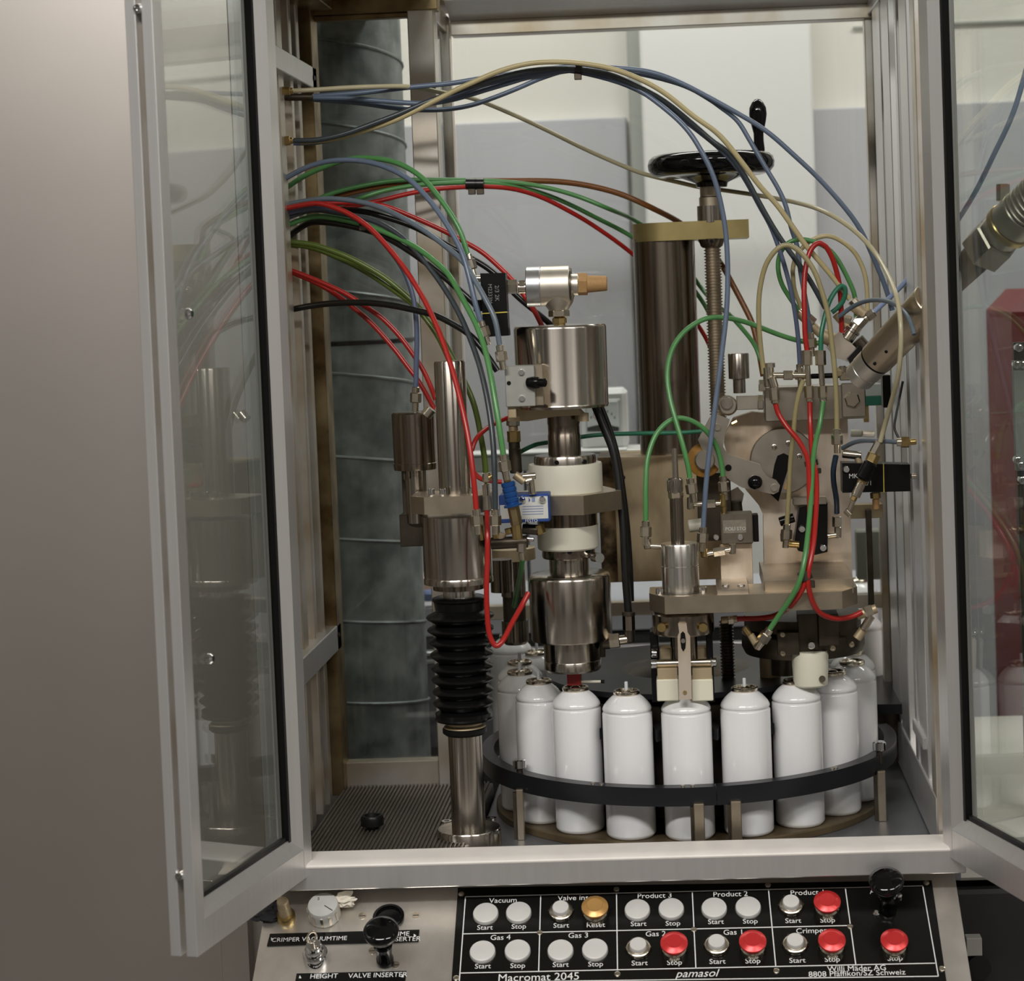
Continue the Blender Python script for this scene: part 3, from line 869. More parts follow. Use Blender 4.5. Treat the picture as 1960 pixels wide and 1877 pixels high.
# gold plate with a round end at the column and a square end past the spindle
c = at(1275, 440, YH); zt1, zb1 = at(1320, 424, 2.40).z, at(1320, 459, 2.40).z
xr1 = at(1433, 440, 2.40).x
r1 = .039
arcp = [(c.x + r1 * math.cos(a), YH + r1 * math.sin(a), zb1) for a in [math.radians(90 + i * 10) for i in range(19)]]
MB().prism([Vector(p) for p in arcp] + [Vector((xr1, YH - r1, zb1)), Vector((xr1, YH + r1, zb1))], (0, 0, zt1 - zb1)).build('clamp_plate', brass_plate, hc)
YS = 2.405
prof = []
py = 800
while py > 470:
    prof += [(py, 13.5), (py - 1.6, 16.5), (py - 3.0, 16.5), (py - 4.4, 13.5)]; py -= 5.8
vl('threaded_spindle', 1368, 600, YS, prof, steel_warm, hc, 20, 30)
prof = []
py = 1312
while py > 1190:
    prof += [(py, 11), (py - 1.8, 14), (py - 3.2, 14), (py - 5, 11)]; py -= 6
vl('lower_spindle', 1394, 1300, 2.30, prof, steel_dark, hc, 20, 30)
vl('set_collar', 1362, 460, YS, [(474, 17), (471, 21), (457, 26)], turned_dark, hc, 30)
MB().cyl(at(1362, 462, YS - .0135), at(1362, 462, YS - .0155), .0022, 10).build('set_screw', black, hc)
vl('spindle_nut', 1359, 410, YS, [(426, 24.5), (394, 24.5)], turned, hc, 36)
vl('spindle_neck', 1360, 380, YS, [(396, 22), (378, 22), (376, 20), (355, 20)], steel_warm, hc, 30)
hwp = [(358, 29), (350, 31), (346, 40), (340, 56), (336, 72), (335, 86), (336, 100), (332, 112), (323, 119.5), (313, 121), (303, 118.5), (297, 112), (294, 102), (296, 92), (304, 80), (312, 44), (312, 10)]
o_, pr = vax(1361, 315, YS, hwp)
hw = MB().lathe(o_, Z1, pr, 56).build('handwheel', black_gloss, hc, 50)
vl('crank_grip', 1452, 260, YS - .005, [(300, 10), (285, 11), (270, 9.5), (255, 9.5), (245, 12), (232, 15), (218, 17), (206, 16), (196, 11), (190, 5)], black_gloss, hw, 24, 60)
# ---------------------------------------------------------------- housing behind the crimper
hs = thing('column_housing', at(1220, 1115, 2.42), 'rust stained steel housing below the thick column', 'housing')
MB().pbox(1178, 871, 1392, 1112, 2.385, .10).build('front_plate', rusty, hs)
MB().pbox(1148, 874, 1180, 1116, 2.40, .08).build('side_plate', rust_patch, hs)
MB().cyl(at(1192, 914, 2.384), at(1192, 914, 2.383), .003, 12).build('bolt_hole', black, hs)
# ================================================================ dosing platform
pf = thing('dosing_platform', at(1440, 1170, 2.3), 'thick steel platform carrying the lever head and cam plate over the cans', 'platform')
zt2, zb2 = at(1450, 1137, 2.143).z, at(1450, 1170, 2.143).z
P = [at(1272, 1150, 2.143), at(1612, 1147, 2.143), at(1641, 1140, 2.175), at(1641, 1140, 2.175) + Vector((0, .045, 0)), at(1243, 1150, 2.175) + Vector((0, .045, 0)), at(1243, 1150, 2.175)]
MB().prism([(p.x, p.y, zb2) for p in P], (0, 0, zt2 - zb2)).build('platform_plate', steel_warm, pf)
# ---------------------------------------------------------------- lever crimping head
lh = thing('lever_crimper', at(1310, 1340, 2.18), 'crimping head with an upright steel lever and two ivory jaws above the clamped can', 'crimping head')
YL = 2.18
AL = (1302, 1090, YL)
def VL(name, prof, m, n=40, A=None, par=None): return vl(name, (A or AL)[0], (A or AL)[1], (A or AL)[2], prof, m, par or lh, n)
VL('air_cylinder', [(1134, 36), (1082, 36), (1081, 35), (1080, 36), (1042, 36), (1039, 34.5)], turned_light)
VL('cylinder_foot', [(1140, 48), (1131, 48)], steel_dark)
VL('piston_rod', [(1040, 13), (948, 13)], turned_dark, A=(1296, 1000, YL))
nut(lh, (1294, 953), (1293, 942), 15, YL, steel_warm, 'lock_nut')
VL('coupling', [(944, 13), (938, 15.5), (918, 15.5), (915, 13)], turned, A=(1292, 930, YL))
VL('thin_rod', [(917, 6), (858, 5.5)], turned, A=(1292, 890, YL), n=20)
for px in (1262, 1346):
    c = at(px, 1134, 2.165); c.z = zt2
    MB().lathe(c, Z1, [(0, .004), (.006, .004), (.0068, .003)], 16).build('bolt', chrome, lh)
A3 = (1308, 1200, YL)
VL('head_body', [(1210, 58), (1206, 60), (1172, 60), (1168, 56)], turned_dark, A=A3)
VL('inner_sleeve', [(1262, 26), (1208, 26)], turned_dark, A=A3)
for px in (1266, 1346):
    c = at(px, 1201, YL - .03)
    MB().cyl(c + Vector((0, .012, 0)), c + Vector((0, -.001, 0)), .0045, 14).build('cap_screw', brass, lh)
MB().pbox(1246, 1208, 1262, 1345, 2.185, .03).build('side_cheek', black, lh)
MB().pbox(1353, 1208, 1366, 1345, 2.185, .03).build('side_cheek', black, lh)
MB().pbox(1262, 1240, 1284, 1262, 2.19, .02).build('pivot_block', rusty, lh)
MB().pbox(1334, 1240, 1354, 1262, 2.19, .02).build('pivot_block', rusty, lh)
pc(lh, 'cross_pin', (1256, 1270), (1363, 1267), 7.5, 2.168, nickel)
for a, b in (((1246, 1271), (1257, 1271)), ((1360, 1267), (1371, 1267))):
    pc(lh, 'pin_end', a, b, 9, 2.168, chrome)
pc(lh, 'pivot_pin', (1247, 1250), (1258, 1250), 9, 2.178, chrome)
jz = 2.158
for x0, x1 in ((1257, 1299), (1324, 1365)):
    MB().pbox(x0, 1300, x1, 1342, jz, .028, .001).build('ivory_jaw', nylon_stained, lh)
    MB().pbox(x0 + 1, 1279, x1 - 2, 1301, jz + .002, .024).build('jaw_holder', rusty, lh)
lv = MB().prism([at(x, y, 2.143) for x, y in ((1298, 1194), (1314, 1194), (1316, 1210), (1321, 1218), (1324, 1338), (1300, 1339), (1297, 1218), (1300, 1210))], (0, .006, 0)).build('steel_lever', plate_m, lh)
MB().prism([at(x, y, 2.1425) for x, y in ((1303, 1212), (1307, 1208), (1311, 1212), (1313, 1225), (1312, 1240), (1308, 1247), (1304, 1240), (1302, 1225))], (0, .003, 0)).build('slot', black, lv)
MB().lathe(at(1307.5, 1226, 2.143), (0, -1, 0), [(-.001, .002), (.0012, .0024)], 12).build('slot_pin', turned, lv)
MB().cyl(at(1311, 1325, 2.144), at(1311, 1325, 2.1422), .0021, 12).build('rivet', brass, lv)
# ---------------------------------------------------------------- ram plate and cam mechanism
cm = thing('cam_mechanism', at(1540, 1130, 2.32), 'stained steel cam plate with round disc, angled lever and black ball knob', 'cam mechanism')
YP = 2.30
out = [(1463, 1112), (1632, 1110), (1622, 790), (1463, 790), (1440, 788), (1404, 800), (1388, 830), (1386, 850), (1398, 890), (1428, 938), (1452, 966), (1461, 986)]
MB().pprism(out, YP, .018).build('cam_plate', plate_m, cm)
MB().pbox(1463, 1109, 1634, 1138, 2.165, .155).build('foot_block', steel_warm, cm)
cdk = at(1499, 882, YP - .012)
MB().cyl(cdk, cdk + Vector((0, .012, 0)), 63 * S(YP), 56, ch=.001).build('cam_disc', steel, cm)
MB().prism([at(x, y, YP - .0126) for x, y in ((1488, 872), (1500, 867), (1510, 872), (1512, 885), (1498, 930), (1490, 960), (1474, 945), (1478, 915), (1482, 890))], (0, .004, 0)).build('cam_slot', black, cm)
MB().prism([at(x, y, YP - .0126) for x, y in ((1503, 925), (1512, 905), (1512, 938), (1500, 936))], (0, .004, 0)).build('orange_mark', bronze, cm)
for px, py in ((1482, 855), (1509, 848), (1530, 873)):
    MB().lathe(at(px, py, YP - .012), (0, -1, 0), [(0, .003), (.0012, .003), (.0016, .002)], 14).build('dowel', turned, cm)
tb = MB().pbox(1464, 739, 1656, 804, 2.272, .05, .001).build('top_bar', steel, cm)
MB().pbox(1611, 733, 1657, 798, 2.262, .012, .001).build('end_block', steel, tb)
hb = at(1631, 765, 2.262)
MB().lathe(hb, (0, -1, 0), [(0, 15.5 * S(2.26)), (.003, 15.5 * S(2.26)), (.0042, 13 * S(2.26))], 6).build('hexagon_bolt', nickel, tb, 20)
lvr = [(1373, 793), (1397, 803), (1386, 838), (1384, 855), (1392, 868), (1455, 889), (1459, 899), (1468, 911), (1486, 919), (1493, 929), (1490, 941), (1480, 946), (1458, 941), (1420, 933), (1398, 920), (1382, 905), (1345, 862), (1336, 842), (1358, 800)]
lo = MB().pprism(lvr, 2.262, .008).build('angled_lever', steel, cm)
bk = at(1445, 922, 2.256)
MB().lathe(bk + Vector((0, .006, 0)), (0, -1, 0), [(0, .004), (.003, .0055), (.005, .0073), (.0085, .0081), (.012, .0073), (.0148, .0045), (.0158, .002)], 24).build('ball_knob', black_gloss, lo)
for px, py, r, m_ in ((1373, 817, .0036, nickel), (1482, 933, .0038, steel), (1394, 895, .0036, black)):
    MB().lathe(at(px, py, 2.262), (0, -1, 0), [(0, r), (.001 if m_ is black else .003, r)], 16).build('pin', m_, lo)
MB().lathe(at(1348, 880, 2.27), (0, -1, 0), [(0, 33 * S(2.27)), (.002, 33 * S(2.27)), (.003, 29 * S(2.27))], 36).build('orange_washer', mat('orange_grease_washer', (.45, .22, .04), .5, .4, noise=.4, nscale=80), cm)
MB().lathe(at(1349, 880, 2.267), (0, -1, 0), [(0, 20 * S(2.27)), (.005, 20 * S(2.27)), (.0065, 17 * S(2.27))], 28).build('pivot_bolt', steel, cm)
MB().lathe(at(1393, 776, 2.275), (0, -1, 0), [(-.01, 19 * S(2.27)), (.004, 19 * S(2.27)), (.006, 15 * S(2.27))], 32).build('rod_eye', steel, cm)
MB().lathe(at(1391, 771, 2.269), (0, -1, 0), [(0, 12 * S(2.27)), (.003, 12 * S(2.27)), (.004, 11 * S(2.27))], 24).build('eye_pin', turned, cm)
MB().pbox(1410, 758, 1452, 784, 2.268, .014).build('link_block', steel, cm)
nut(cm, (1450, 770), (1461, 770), 15, 2.272, nickel, 'link_nut')
pc(cm, 'grease_nipple', (1400, 812), (1412, 806), 5, 2.268, brass, 8)
MB().pbox(1335, 905, 1400, 1035, 2.30, .03).build('back_support', steel_dark, cm)
vl('round_cap', 1414, 705, 2.38, [(752, 12), (726, 12), (724, 20), (678, 20), (676, 19)], turned, cm, 28)
MB().cyl(at(1409, 960, 2.30), at(1413, 990, 2.30), .006, 14).build('dark_pin', steel_dark, cm)
MB().prism([at(x, y, 2.31) for x, y in ((1398, 940), (1412, 932), (1424, 945), (1420, 965), (1398, 1000), (1390, 1000))], (0, .006, 0)).build('bright_bracket', steel, cm)
# ---------------------------------------------------------------- small valve box on its bracket
vx = thing('labelled_valve_box', at(1411, 1130, 2.24), 'dark steel valve box with small label on an upright stainless bracket', 'valve')
MB().pbox(1380, 983, 1441, 1041, 2.225, .03, .001).build('valve_box', mat('bronze_grey_box', (.2, .17, .13), .4, .6, noise=.15, nscale=80), vx)
MB().pbox(1384, 995, 1428, 1020, 2.2246, .001, 0).build('type_label', mat('tarnished_label', (.34, .31, .24), .4, .4, noise=.3, nscale=120), vx)
text('POLI STO', at(1408, 1012, 2.2243), X1, Z1, .0052, label_w, vx)
for px, py in ((1370 + 1, 1028), (1417, 1028)):
    screw(vx, at(px, py, 2.2245), (0, -1, 0), .0032, .0025, chrome, hexs=True)
MB().pbox(1441, 985, 1452, 1037, 2.232, .02).build('black_end', black, vx)
MB().pbox(1379, 1040, 1441, 1128, 2.235, .003, .0005).build('bracket_plate', plate_m, vx)
MB().pbox(1372, 1128, 1434, 1137, 2.152, .085, .0005).build('bracket_foot', steel, vx)
for px in (1389, 1419):
    c = at(px, 1127, 2.175)
    MB().lathe(c, Z1, [(-.001, .004), (.0045, .004), (.005, .003)], 14).build('bolt', chrome, vx)
pc(vx, 'end_plug', (1318, 1007), (1345, 1003), 12, 2.24, nylon, 20)
# tee above the box
pc(vx, 'tee_stem', (1385, 948), (1386, 984), 5.5, 2.235, brass)
pc(vx, 'tee_run', (1328, 965), (1384, 963), 5, 2.235, nickel)
nut(vx, (1352, 965), (1370, 964), 9, 2.235)
pc(vx, 'tee_corner', (1322, 974), (1322, 950), 7.5, 2.235, nickel)
pc(vx, 'tee_corner', (1384, 970), (1384, 945), 7, 2.235, brass)
pc(vx, 'low_elbow', (1347, 1048), (1349, 1066), 7.5, 2.22, brass)
pc(vx, 'low_run', (1349, 1061), (1402, 1051), 5.5, 2.22, nickel)
nut(vx, (1365, 1058), (1388, 1054), 9.5, 2.22)
pc(vx, 'low_elbow', (1402, 1060), (1402, 1040), 7, 2.22, nickel)
# ---------------------------------------------------------------- black pilot valve on the cam plate
pv = thing('black_pilot_valve', at(1552, 1060, 2.285), 'small black pilot valve on the cam plate behind crossing red and green hoses', 'valve')
MB().pprism([(1530, 972), (1584, 962), (1584, 1056), (1560, 1062), (1528, 1054), (1520, 1040)], 2.275, .024).build('valve_body', black, pv)
MB().pbox(1518, 952, 1582, 966, 2.272, .02).build('steel_strap', steel, pv)
for px, py in ((1535, 1012), (1575, 1048)):
    screw(pv, at(px, py, 2.2745), (0, -1, 0), .004, .003, chrome, hexs=True)
pc(pv, 'rubber_plunger', (1492, 999), (1520, 990), 9, 2.265, rubber)
pc(pv, 'side_port', (1504, 1040), (1530, 1042), 7, 2.265, brass)
nut(pv, (1503, 1020), (1504, 1036), 10, 2.262)
pc(pv, 'elbow', (1583, 1026), (1604, 1023), 6, 2.262, nickel)
pc(pv, 'elbow', (1604, 1029), (1604, 1008), 7, 2.262, nickel)
nut(pv, (1602, 1008), (1602, 988), 9, 2.262)
# ---------------------------------------------------------------- black valve beside the cam plate
kv = thing('black_control_valve', at(1676, 940, 2.25), 'wide black control valve with a yellow line beside the cam plate', 'valve')
MB().pprism([(1612, 886), (1742, 889), (1743, 940), (1613, 943)], 2.225, .03).build('valve_body', black, kv)
MB().pprism([(1690, 887), (1692, 887), (1693, 942), (1691, 942)], 2.2245, .004).build('yellow_line', print_y, kv)
screw(kv, at(1620, 898, 2.2245), (0, -1, 0), .0038, .003, chrome, hexs=True)
text('MKH', at(1638, 911, 2.2243), X1, Z1, .007, label_w, kv)
text('V 2/1', at(1656, 925, 2.2243), X1, Z1, .007, label_w, kv)
pc(kv, 'end_port', (1743, 911), (1754, 911), 5.5, 2.235, nickel)
nut(kv, (1666, 942), (1682, 942), 9, 2.23, brass) if False else None
pc(kv, 'outlet_nut', (1675, 942), (1676, 954), 10, 2.235, brass, 6)
pc(kv, 'outlet', (1676, 954), (1677, 975), 6.5, 2.235, bronze)
pc(kv, 'fork_fitting', (1612, 868), (1648, 872), 8, 2.24, nickel)
pc(kv, 'fork_fitting', (1640, 868), (1646, 892), 7, 2.24, rusty)
# ---------------------------------------------------------------- needle chain that feeds the cream hose
nc = thing('inline_filter_chain', at(1652, 985, 2.2), 'slanting chain of nickel and brass fittings with a dark knob, over the black valve', 'fitting')
pc(nc, 'nickel_nut', (1683, 845), (1671, 868), 8.5, 2.20, nickel, 6)
pc(nc, 'brass_hexagon', (1674, 868), (1664, 890), 12.5, 2.20, brass, 6)
pc(nc, 'dark_knob', (1668, 884), (1650, 918), 14, 2.195, rubber, 20, ch=4)
pc(nc, 'brass_collar', (1654, 914), (1648, 926), 9.5, 2.20, brass, 6)
pc(nc, 'silver_barrel', (1650, 922), (1637, 950), 9, 2.20, nickel, 20)
pc(nc, 'slim_nut', (1638, 946), (1632, 958), 6.5, 2.20, brass, 6)
pc(nc, 'elbow_tube', (1634, 956), (1622, 985), 5, 2.20, nickel, 16)
pc(nc, 'elbow_end', (1628, 986), (1618, 976), 6, 2.20, nickel, 16)
# ---------------------------------------------------------------- fitting manifold on the top bar
fm = thing('fitting_manifold', at(1540, 740, 2.26), 'row of nickel fittings on the top bar where red and green hoses join', 'fitting')
def riser(x, Y, m=nickel):
    pc(fm, 'riser_stem', (x, 697), (x + 3, 738), 5.5, Y, m)
    nut(fm, (x - 1, 670), (x, 699), 10.5, Y, m)
    nut(fm, (x + 3, 738), (x + 4, 762), 9, Y, m)
    pc(fm, 'riser_sleeve', (x + 4, 760), (x + 5, 769), 7, Y, m)
riser(1545, 2.245); riser(1571, 2.245)
pc(fm, 'cross_run', (1478, 718), (1545, 718), 6, 2.25, nickel)
nut(fm, (1499, 718), (1518, 718), 9.5, 2.25)
pc(fm, 'elbow_body', (1470, 702), (1473, 740), 11, 2.25, nickel)
pc(fm, 'elbow_cap', (1473, 694), (1474, 704), 10, 2.25, steel, 12)
pc(fm, 'elbow_body', (1476, 722), (1482, 742), 9, 2.24, nickel)
nut(fm, (1481, 741), (1483, 766), 10, 2.24)
pc(fm, 'elbow_sleeve', (1483, 765), (1484, 772), 8, 2.24, nickel)
nut(fm, (1452, 738), (1466, 738), 12, 2.262)
pc(fm, 'cross_tee', (1531, 703), (1533, 728), 6, 2.252, nickel)
pc(fm, 'black_bar', (1552, 720), (1610, 718), 5, 2.275, black)
nut(fm, (1596, 712), (1611, 712), 9, 2.262, rusty)
pc(fm, 'plug_head', (1612, 714), (1612, 700), 7, 2.262, nickel)
MB().pbox(1607, 702, 1632, 728, 2.265, .016, .001).build('plug_block', nickel, fm)
# ---------------------------------------------------------------- diamond block with the fitting cluster
db = thing('diamond_fitting_block', at(1617, 690, 2.28), 'tilted square steel block with a cluster of nickel fittings below the hose loops', 'fitting')
MB().pprism([(1606, 634), (1638, 665), (1622, 692), (1598, 684), (1583, 664)], 2.27, .02).build('square_block', steel, db)
pc(db, 'knurled_barrel', (1620, 650), (1640, 622), 13, 2.275, nickel, 20)
pc(db, 'barrel_ring', (1630, 636), (1634, 630), 15, 2.275, turned, 20)
nut(db, (1640, 622), (1652, 608), 13, 2.275)
pc(db, 'branch', (1644, 618), (1672, 600), 9, 2.275, nickel)
nut(db, (1660, 608), (1673, 598), 10, 2.272)
pc(db, 'dark_elbow', (1634, 585), (1655, 602), 11, 2.28, rusty)
pc(db, 'elbow', (1630, 574), (1640, 586), 10, 2.28, nickel, 8)
pc(db, 'small_branch', (1600, 600), (1622, 625), 9, 2.28, rusty)
nut(db, (1612, 608), (1628, 614), 9, 2.278)
pc(db, 'low_branch', (1528, 598), (1572, 640), 8.5, 2.29, rusty)
nut(db, (1544, 606), (1558, 618), 10, 2.288)
pc(db, 'end_sleeve', (1527, 595), (1536, 603), 8, 2.29, nickel)
pc(db, 'heavy_stub', (1640, 650), (1652, 664), 14, 2.285, steel_dark)
pc(db, 'heavy_stub', (1572, 640), (1596, 652), 14, 2.29, rusty)
# ================================================================ filling hose (slanting)
fh = thing('filling_lance', at(1650, 700, 2.26), 'thick slanting steel filling lance with coupling and corrugated hose past the door', 'filling hose')
Q = [at(1640, 726, 2.215), at(1750, 611, 2.15), at(1893, 470, 2.06), at(1990, 375, 2.0)]
d01 = (Q[1] - Q[0]).normalized()
def along(t): return Q[0].lerp(Q[1], t)
MB().cyl(along(.04), along(.16), .0165, 36, ch=.0006).build('light_collar', mat('satin_ring', (.78, .75, .70), .35, 1), fh)
MB().cyl(along(.163), along(.33), .0172, 36, ch=.0006).build('light_sleeve', MATS['satin_ring'], fh)
MB().cyl(along(.325), along(.345), .0176, 36).build('black_seam', black, fh)
MB().cyl(along(.345), Q[1] + d01 * .03, .0182, 40, r2=.0205, ch=.0008).build('lance_barrel', lance_m, fh)
for t_ in (.42, .62):
    p = along(t_)
    side = Vector((0, -1, 0)); side = (side - d01 * side.dot(d01)).normalized()
    MB().cyl(p + side * .017, p + side * .0194, .0018, 10).build('grub_hole', black, fh)
MB().pprism([(1622, 686), (1646, 660), (1656, 672), (1632, 702)], 2.26, .02).build('black_clamp', black, fh)
MB().pbox(1690, 718, 1705, 780, 2.25, .02).build('black_strap', black, fh)
MB().cyl(Q[1] + d01 * .03, Q[2], .013, 28, r2=.016).build('dark_hose_core', steel_dark, fh)
d2 = (Q[3] - Q[2]).normalized()
MB().cyl(Q[2] - d2 * .012, Q[2] + d2 * .018, .0245, 6, ch=.002).build('coupling_hexagon', steel, fh, 20)
MB().cyl(Q[2] + d2 * .018, Q[2] + d2 * .03, .020, 32, ch=.001).build('coupling_neck', steel, fh)
MB().cyl(Q[2] + d2 * .03, Q[2] + d2 * .038, .024, 32, ch=.001).build('brass_collar', brass, fh)
MB().cyl(Q[2] + d2 * .038, Q[2] + d2 * .060, .0225, 32, ch=.001).build('coupling_barrel', steel, fh)
pr = [(0, .020)]
t_ = 0
while t_ < .26:
    pr += [(t_, .019), (t_ + .002, .0225), (t_ + .004, .0225), (t_ + .006, .019)]; t_ += .0065
MB().lathe(Q[2] + d2 * .060, d2, pr, 28).build('corrugated_hose', steel, fh)
nb = Q[2] + d2 * .045 + Rt * -.012 + Up * .028
MB().cyl(nb - Up * .01, nb + Up * .006, .0065, 6).build('bleed_nut', nickel, fh)
# ================================================================ dosing head under the platform
dh = thing('dosing_unit', at(1540, 1310, 2.27), 'dark oily dosing head under the platform with an ivory nylon nozzle', 'dosing head')
YD = 2.27
AD = (1537, 1220, YD)
def VD(name, prof, m, A=None, n=48): return vl(name, (A or AD)[0], (A or AD)[1], (A or AD)[2], prof, m, dh, n)
VD('upper_disc', [(1196, 112), (1172, 112)], steel_dark)
VD('lower_disc', [(1250, 60), (1244, 112), (1232, 118), (1206, 118), (1200, 108)], steel_dark)
MB().pbox(1567, 1175, 1606, 1236, 2.19, .03).build('bracket_block', steel_dark, dh)
MB().pbox(1528, 1175, 1566, 1244, 2.20, .03).build('bracket_block', steel_dark, dh)
MB().pbox(1488, 1210, 1530, 1254, 2.195, .03).build('bracket_block', steel_dark, dh)
for px, py in ((1553, 1234), (1498, 1214), (1498, 1250), (1630, 1233), (1594, 1240)):
    screw(dh, at(px, py, 2.186), (0, -1, 0), .0042 if px == 1553 else .003, .003, chrome if px == 1553 else steel_warm, hexs=True)
VD('nylon_nozzle', [(1312, 28), (1308, 33), (1252, 36), (1244, 34)], nylon_stained, (1551, 1280, 2.212), 44)
MB().cyl(at(1573, 1299, 2.2), at(1574, 1299, 2.194), .0035, 14).build('nozzle_hole', steel_dark, dh)
VD('brown_cylinder', [(1304, 20), (1250, 20)], rusty, (1474, 1280, 2.30), 32)
VD('cylinder_foot', [(1312, 28), (1302, 28)], turned_dark, (1474, 1308, 2.30), 32)
VD('dark_cylinder', [(1290, 24), (1252, 24)], steel_dark, (1500, 1270, 2.27), 32)
pc(dh, 'side_fitting', (1380, 1187), (1412, 1184), 7, 2.19, rusty)
nut(dh, (1393, 1187), (1405, 1186), 9, 2.19)
pc(dh, 'slant_fitting', (1424, 1200), (1436, 1216), 6, 2.17, brass)
pc(dh, 'slant_fitting', (1436, 1214), (1452, 1240), 7, 2.17, rusty)
pc(dh, 'slant_elbow', (1448, 1240), (1462, 1222), 8, 2.165, nickel)
pc(dh, 'side_cluster', (1640, 1178), (1678, 1164), 9, 2.18, rusty)
nut(dh, (1655, 1172), (1670, 1166), 11, 2.18)
pc(dh, 'side_cluster', (1668, 1178), (1652, 1204), 8, 2.18, nickel)
pc(dh, 'side_cluster', (1652, 1204), (1640, 1222), 9, 2.185, rusty)
MB().pbox(1606, 1180, 1640, 1240, 2.22, .03).build('end_block', steel_dark, dh)
# ================================================================ blue labelled valve and its fittings
fv = thing('blue_labelled_valve', at(1000, 1000, 2.19), 'blue and white labelled air valve with brass fittings between column and crimper', 'valve')
MB().pbox(955, 946, 1052, 1000, 2.148, .03, .001).build('valve_body', blue_label, fv)
MB().pbox(990, 950, 1049, 993, 2.1477, .001, 0).build('paper_label', label_w, fv)
MB().pbox(957, 966, 990, 993, 2.1477, .001, 0).build('paper_label', label_w, fv)
text('FESTO', at(1017, 996.5, 2.1475), X1, Z1, .0046, print_w, fv)
MB().prism([at(x, y, 2.1472) for x, y in ((1012, 952), (1015, 957), (1012, 961))], (0, .0004, 0)).build('printed_mark', blue_label, fv)
MB().pbox(1018, 952, 1024, 960, 2.1473, .0004, 0).build('printed_mark', print_b, fv)
for yy_ in (968, 973, 978, 983):
    MB().pbox(1000, yy_, 1040, yy_ + 1.2, 2.1473, .0004, 0).build('printed_line', print_b, fv)
for px in (1000, 1038):
    screw(fv, at(px, 956, 2.1475), (0, -1, 0), .0036, .003, chrome, hexs=True)
# push-pull blue coupling
cp = thing('blue_push_coupling', at(985, 1030, 2.15), 'ribbed blue quick coupling on a brass hexagon below the bright green hose', 'coupling')
YQ = 2.12
ax0, ax1 = at(972, 922, YQ), at(982, 966, YQ)
L_ = (ax1 - ax0).length
prq = [(0, .0062)]
for i in range(4):
    u = .001 + i * .0055
    prq += [(u, .0074), (u + .003, .0074), (u + .0038, .0068), (u + .0048, .0068)]
prq += [(.0225, .0076), (.0235, .0096), (.0255, .0096), (.026, .007)]
MB().lathe(ax0, ax1 - ax0, prq, 28).build('blue_sleeve', blue_an, cp)
nut(cp, (966, 898), (972, 924), 7, YQ, brass, 'brass_stem')
pc(cp, 'brass_hexagon', (982, 968), (989, 1004), 11.5, YQ, mat('dull_brass', (.42, .33, .18), .35, 1, noise=.25, nscale=90), 6)
pc(cp, 'brass_tail', (988, 1003), (991, 1032), 10, YQ, brass, 8)
def cluster(x0, y0, Y):
    pass
for a, b, r, m_, n_ in (((916, 1006), (920, 1034), 8, brass, 16), ((949, 1006), (950, 1032), 7.5, brass, 16), ((962, 1020), (957, 1034), 8, rusty, 16), ((1030, 1004), (1036, 1022), 10, brass, 6),
                        ((972, 1010), (975, 1022), 7, brass, 16), ((1000, 1012), (1030, 1014), 10, steel_dark, 16), ((1000, 1030), (1022, 1032), 4, chrome, 12),
                        ((940, 1040), (1010, 1036), 12, steel_dark, 16)):
    pc(fv, 'brass_fitting' if m_ is brass else 'dark_fitting', a, b, r, 2.165, m_, n_)
nut(fv, (931, 922), (931, 905), 8, 2.145)
for a, b, r, m_ in (((930, 926), (932, 952), 7.5, nickel), ((932, 948), (933, 976), 8.5, steel), ((926, 922), (944, 910), 6, brass), ((1000, 912), (1026, 910), 6.5, nickel),
                    ((985, 908), (1004, 922), 8, rusty), ((1016, 918), (1019, 946), 7, nickel), ((1006, 922), (1020, 918), 7, nickel)):
    pc(fv, 'nickel_elbow', a, b, r, 2.145, m_)
nut(fv, (998, 1056), (998, 1040), 9.5, 2.155, steel)
pc(fv, 'tail_sleeve', (998, 1056), (1000, 1072), 6, 2.155, nickel)
# dark stack of fittings behind
ds = thing('dark_fitting_stack', at(985, 895, 2.25), 'dark brass stack of pipe fittings behind the green hose', 'fitting')
for a, b, r, m_, n_ in (((982, 803), (982, 815), 13, nickel, 6), ((982, 812), (983, 826), 9, rusty, 20), ((983, 824), (984, 846), 13, brass, 6), ((984, 845), (985, 862), 11, steel_dark, 16), ((985, 858), (988, 905), 12, steel_dark, 20)):
    pc(ds, 'pipe_fitting', a, b, r, 2.26, m_, n_)
# second column behind crimper
vc = thing('small_valve_column', at(985, 1220, 2.40), 'dark small valve column behind the crimper with a grey foot over a can', 'column')
for prof, m_ in (([(1070, 45), (1048, 45)], rusty), ([(1140, 24), (1068, 24)], turned_dark), ([(1190, 22), (1138, 22)], steel_dark), ([(1232, 20), (1226, 26), (1186, 26)], turned_dark)):
    vl('column_stage', 984, 1150, 2.42, prof, m_, vc, 36)
vl('column_stage', 960, 1100, 2.36, [(1132, 22), (1070, 22)], turned_dark, vc, 36)
# elbow on the crimper for the black hose
el = thing('nickel_elbow', at(1190, 1240, 2.2), 'nickel elbow and hexagon nut feeding the crimper from the thick black hose', 'fitting')
nut(el, (1166, 1227), (1186, 1225), 15, 2.21, nickel, 'hexagon_nut')
pc(el, 'elbow_run', (1185, 1225), (1208, 1222), 9, 2.21, nickel)
pc(el, 'elbow_rise', (1206, 1228), (1205, 1204), 10, 2.21, steel_dark)
nut(el, (1204, 1206), (1203, 1176), 12, 2.21, turned_dark)
pc(el, 'sleeve', (1203, 1178), (1203, 1170), 13, 2.21, steel_dark, 20)
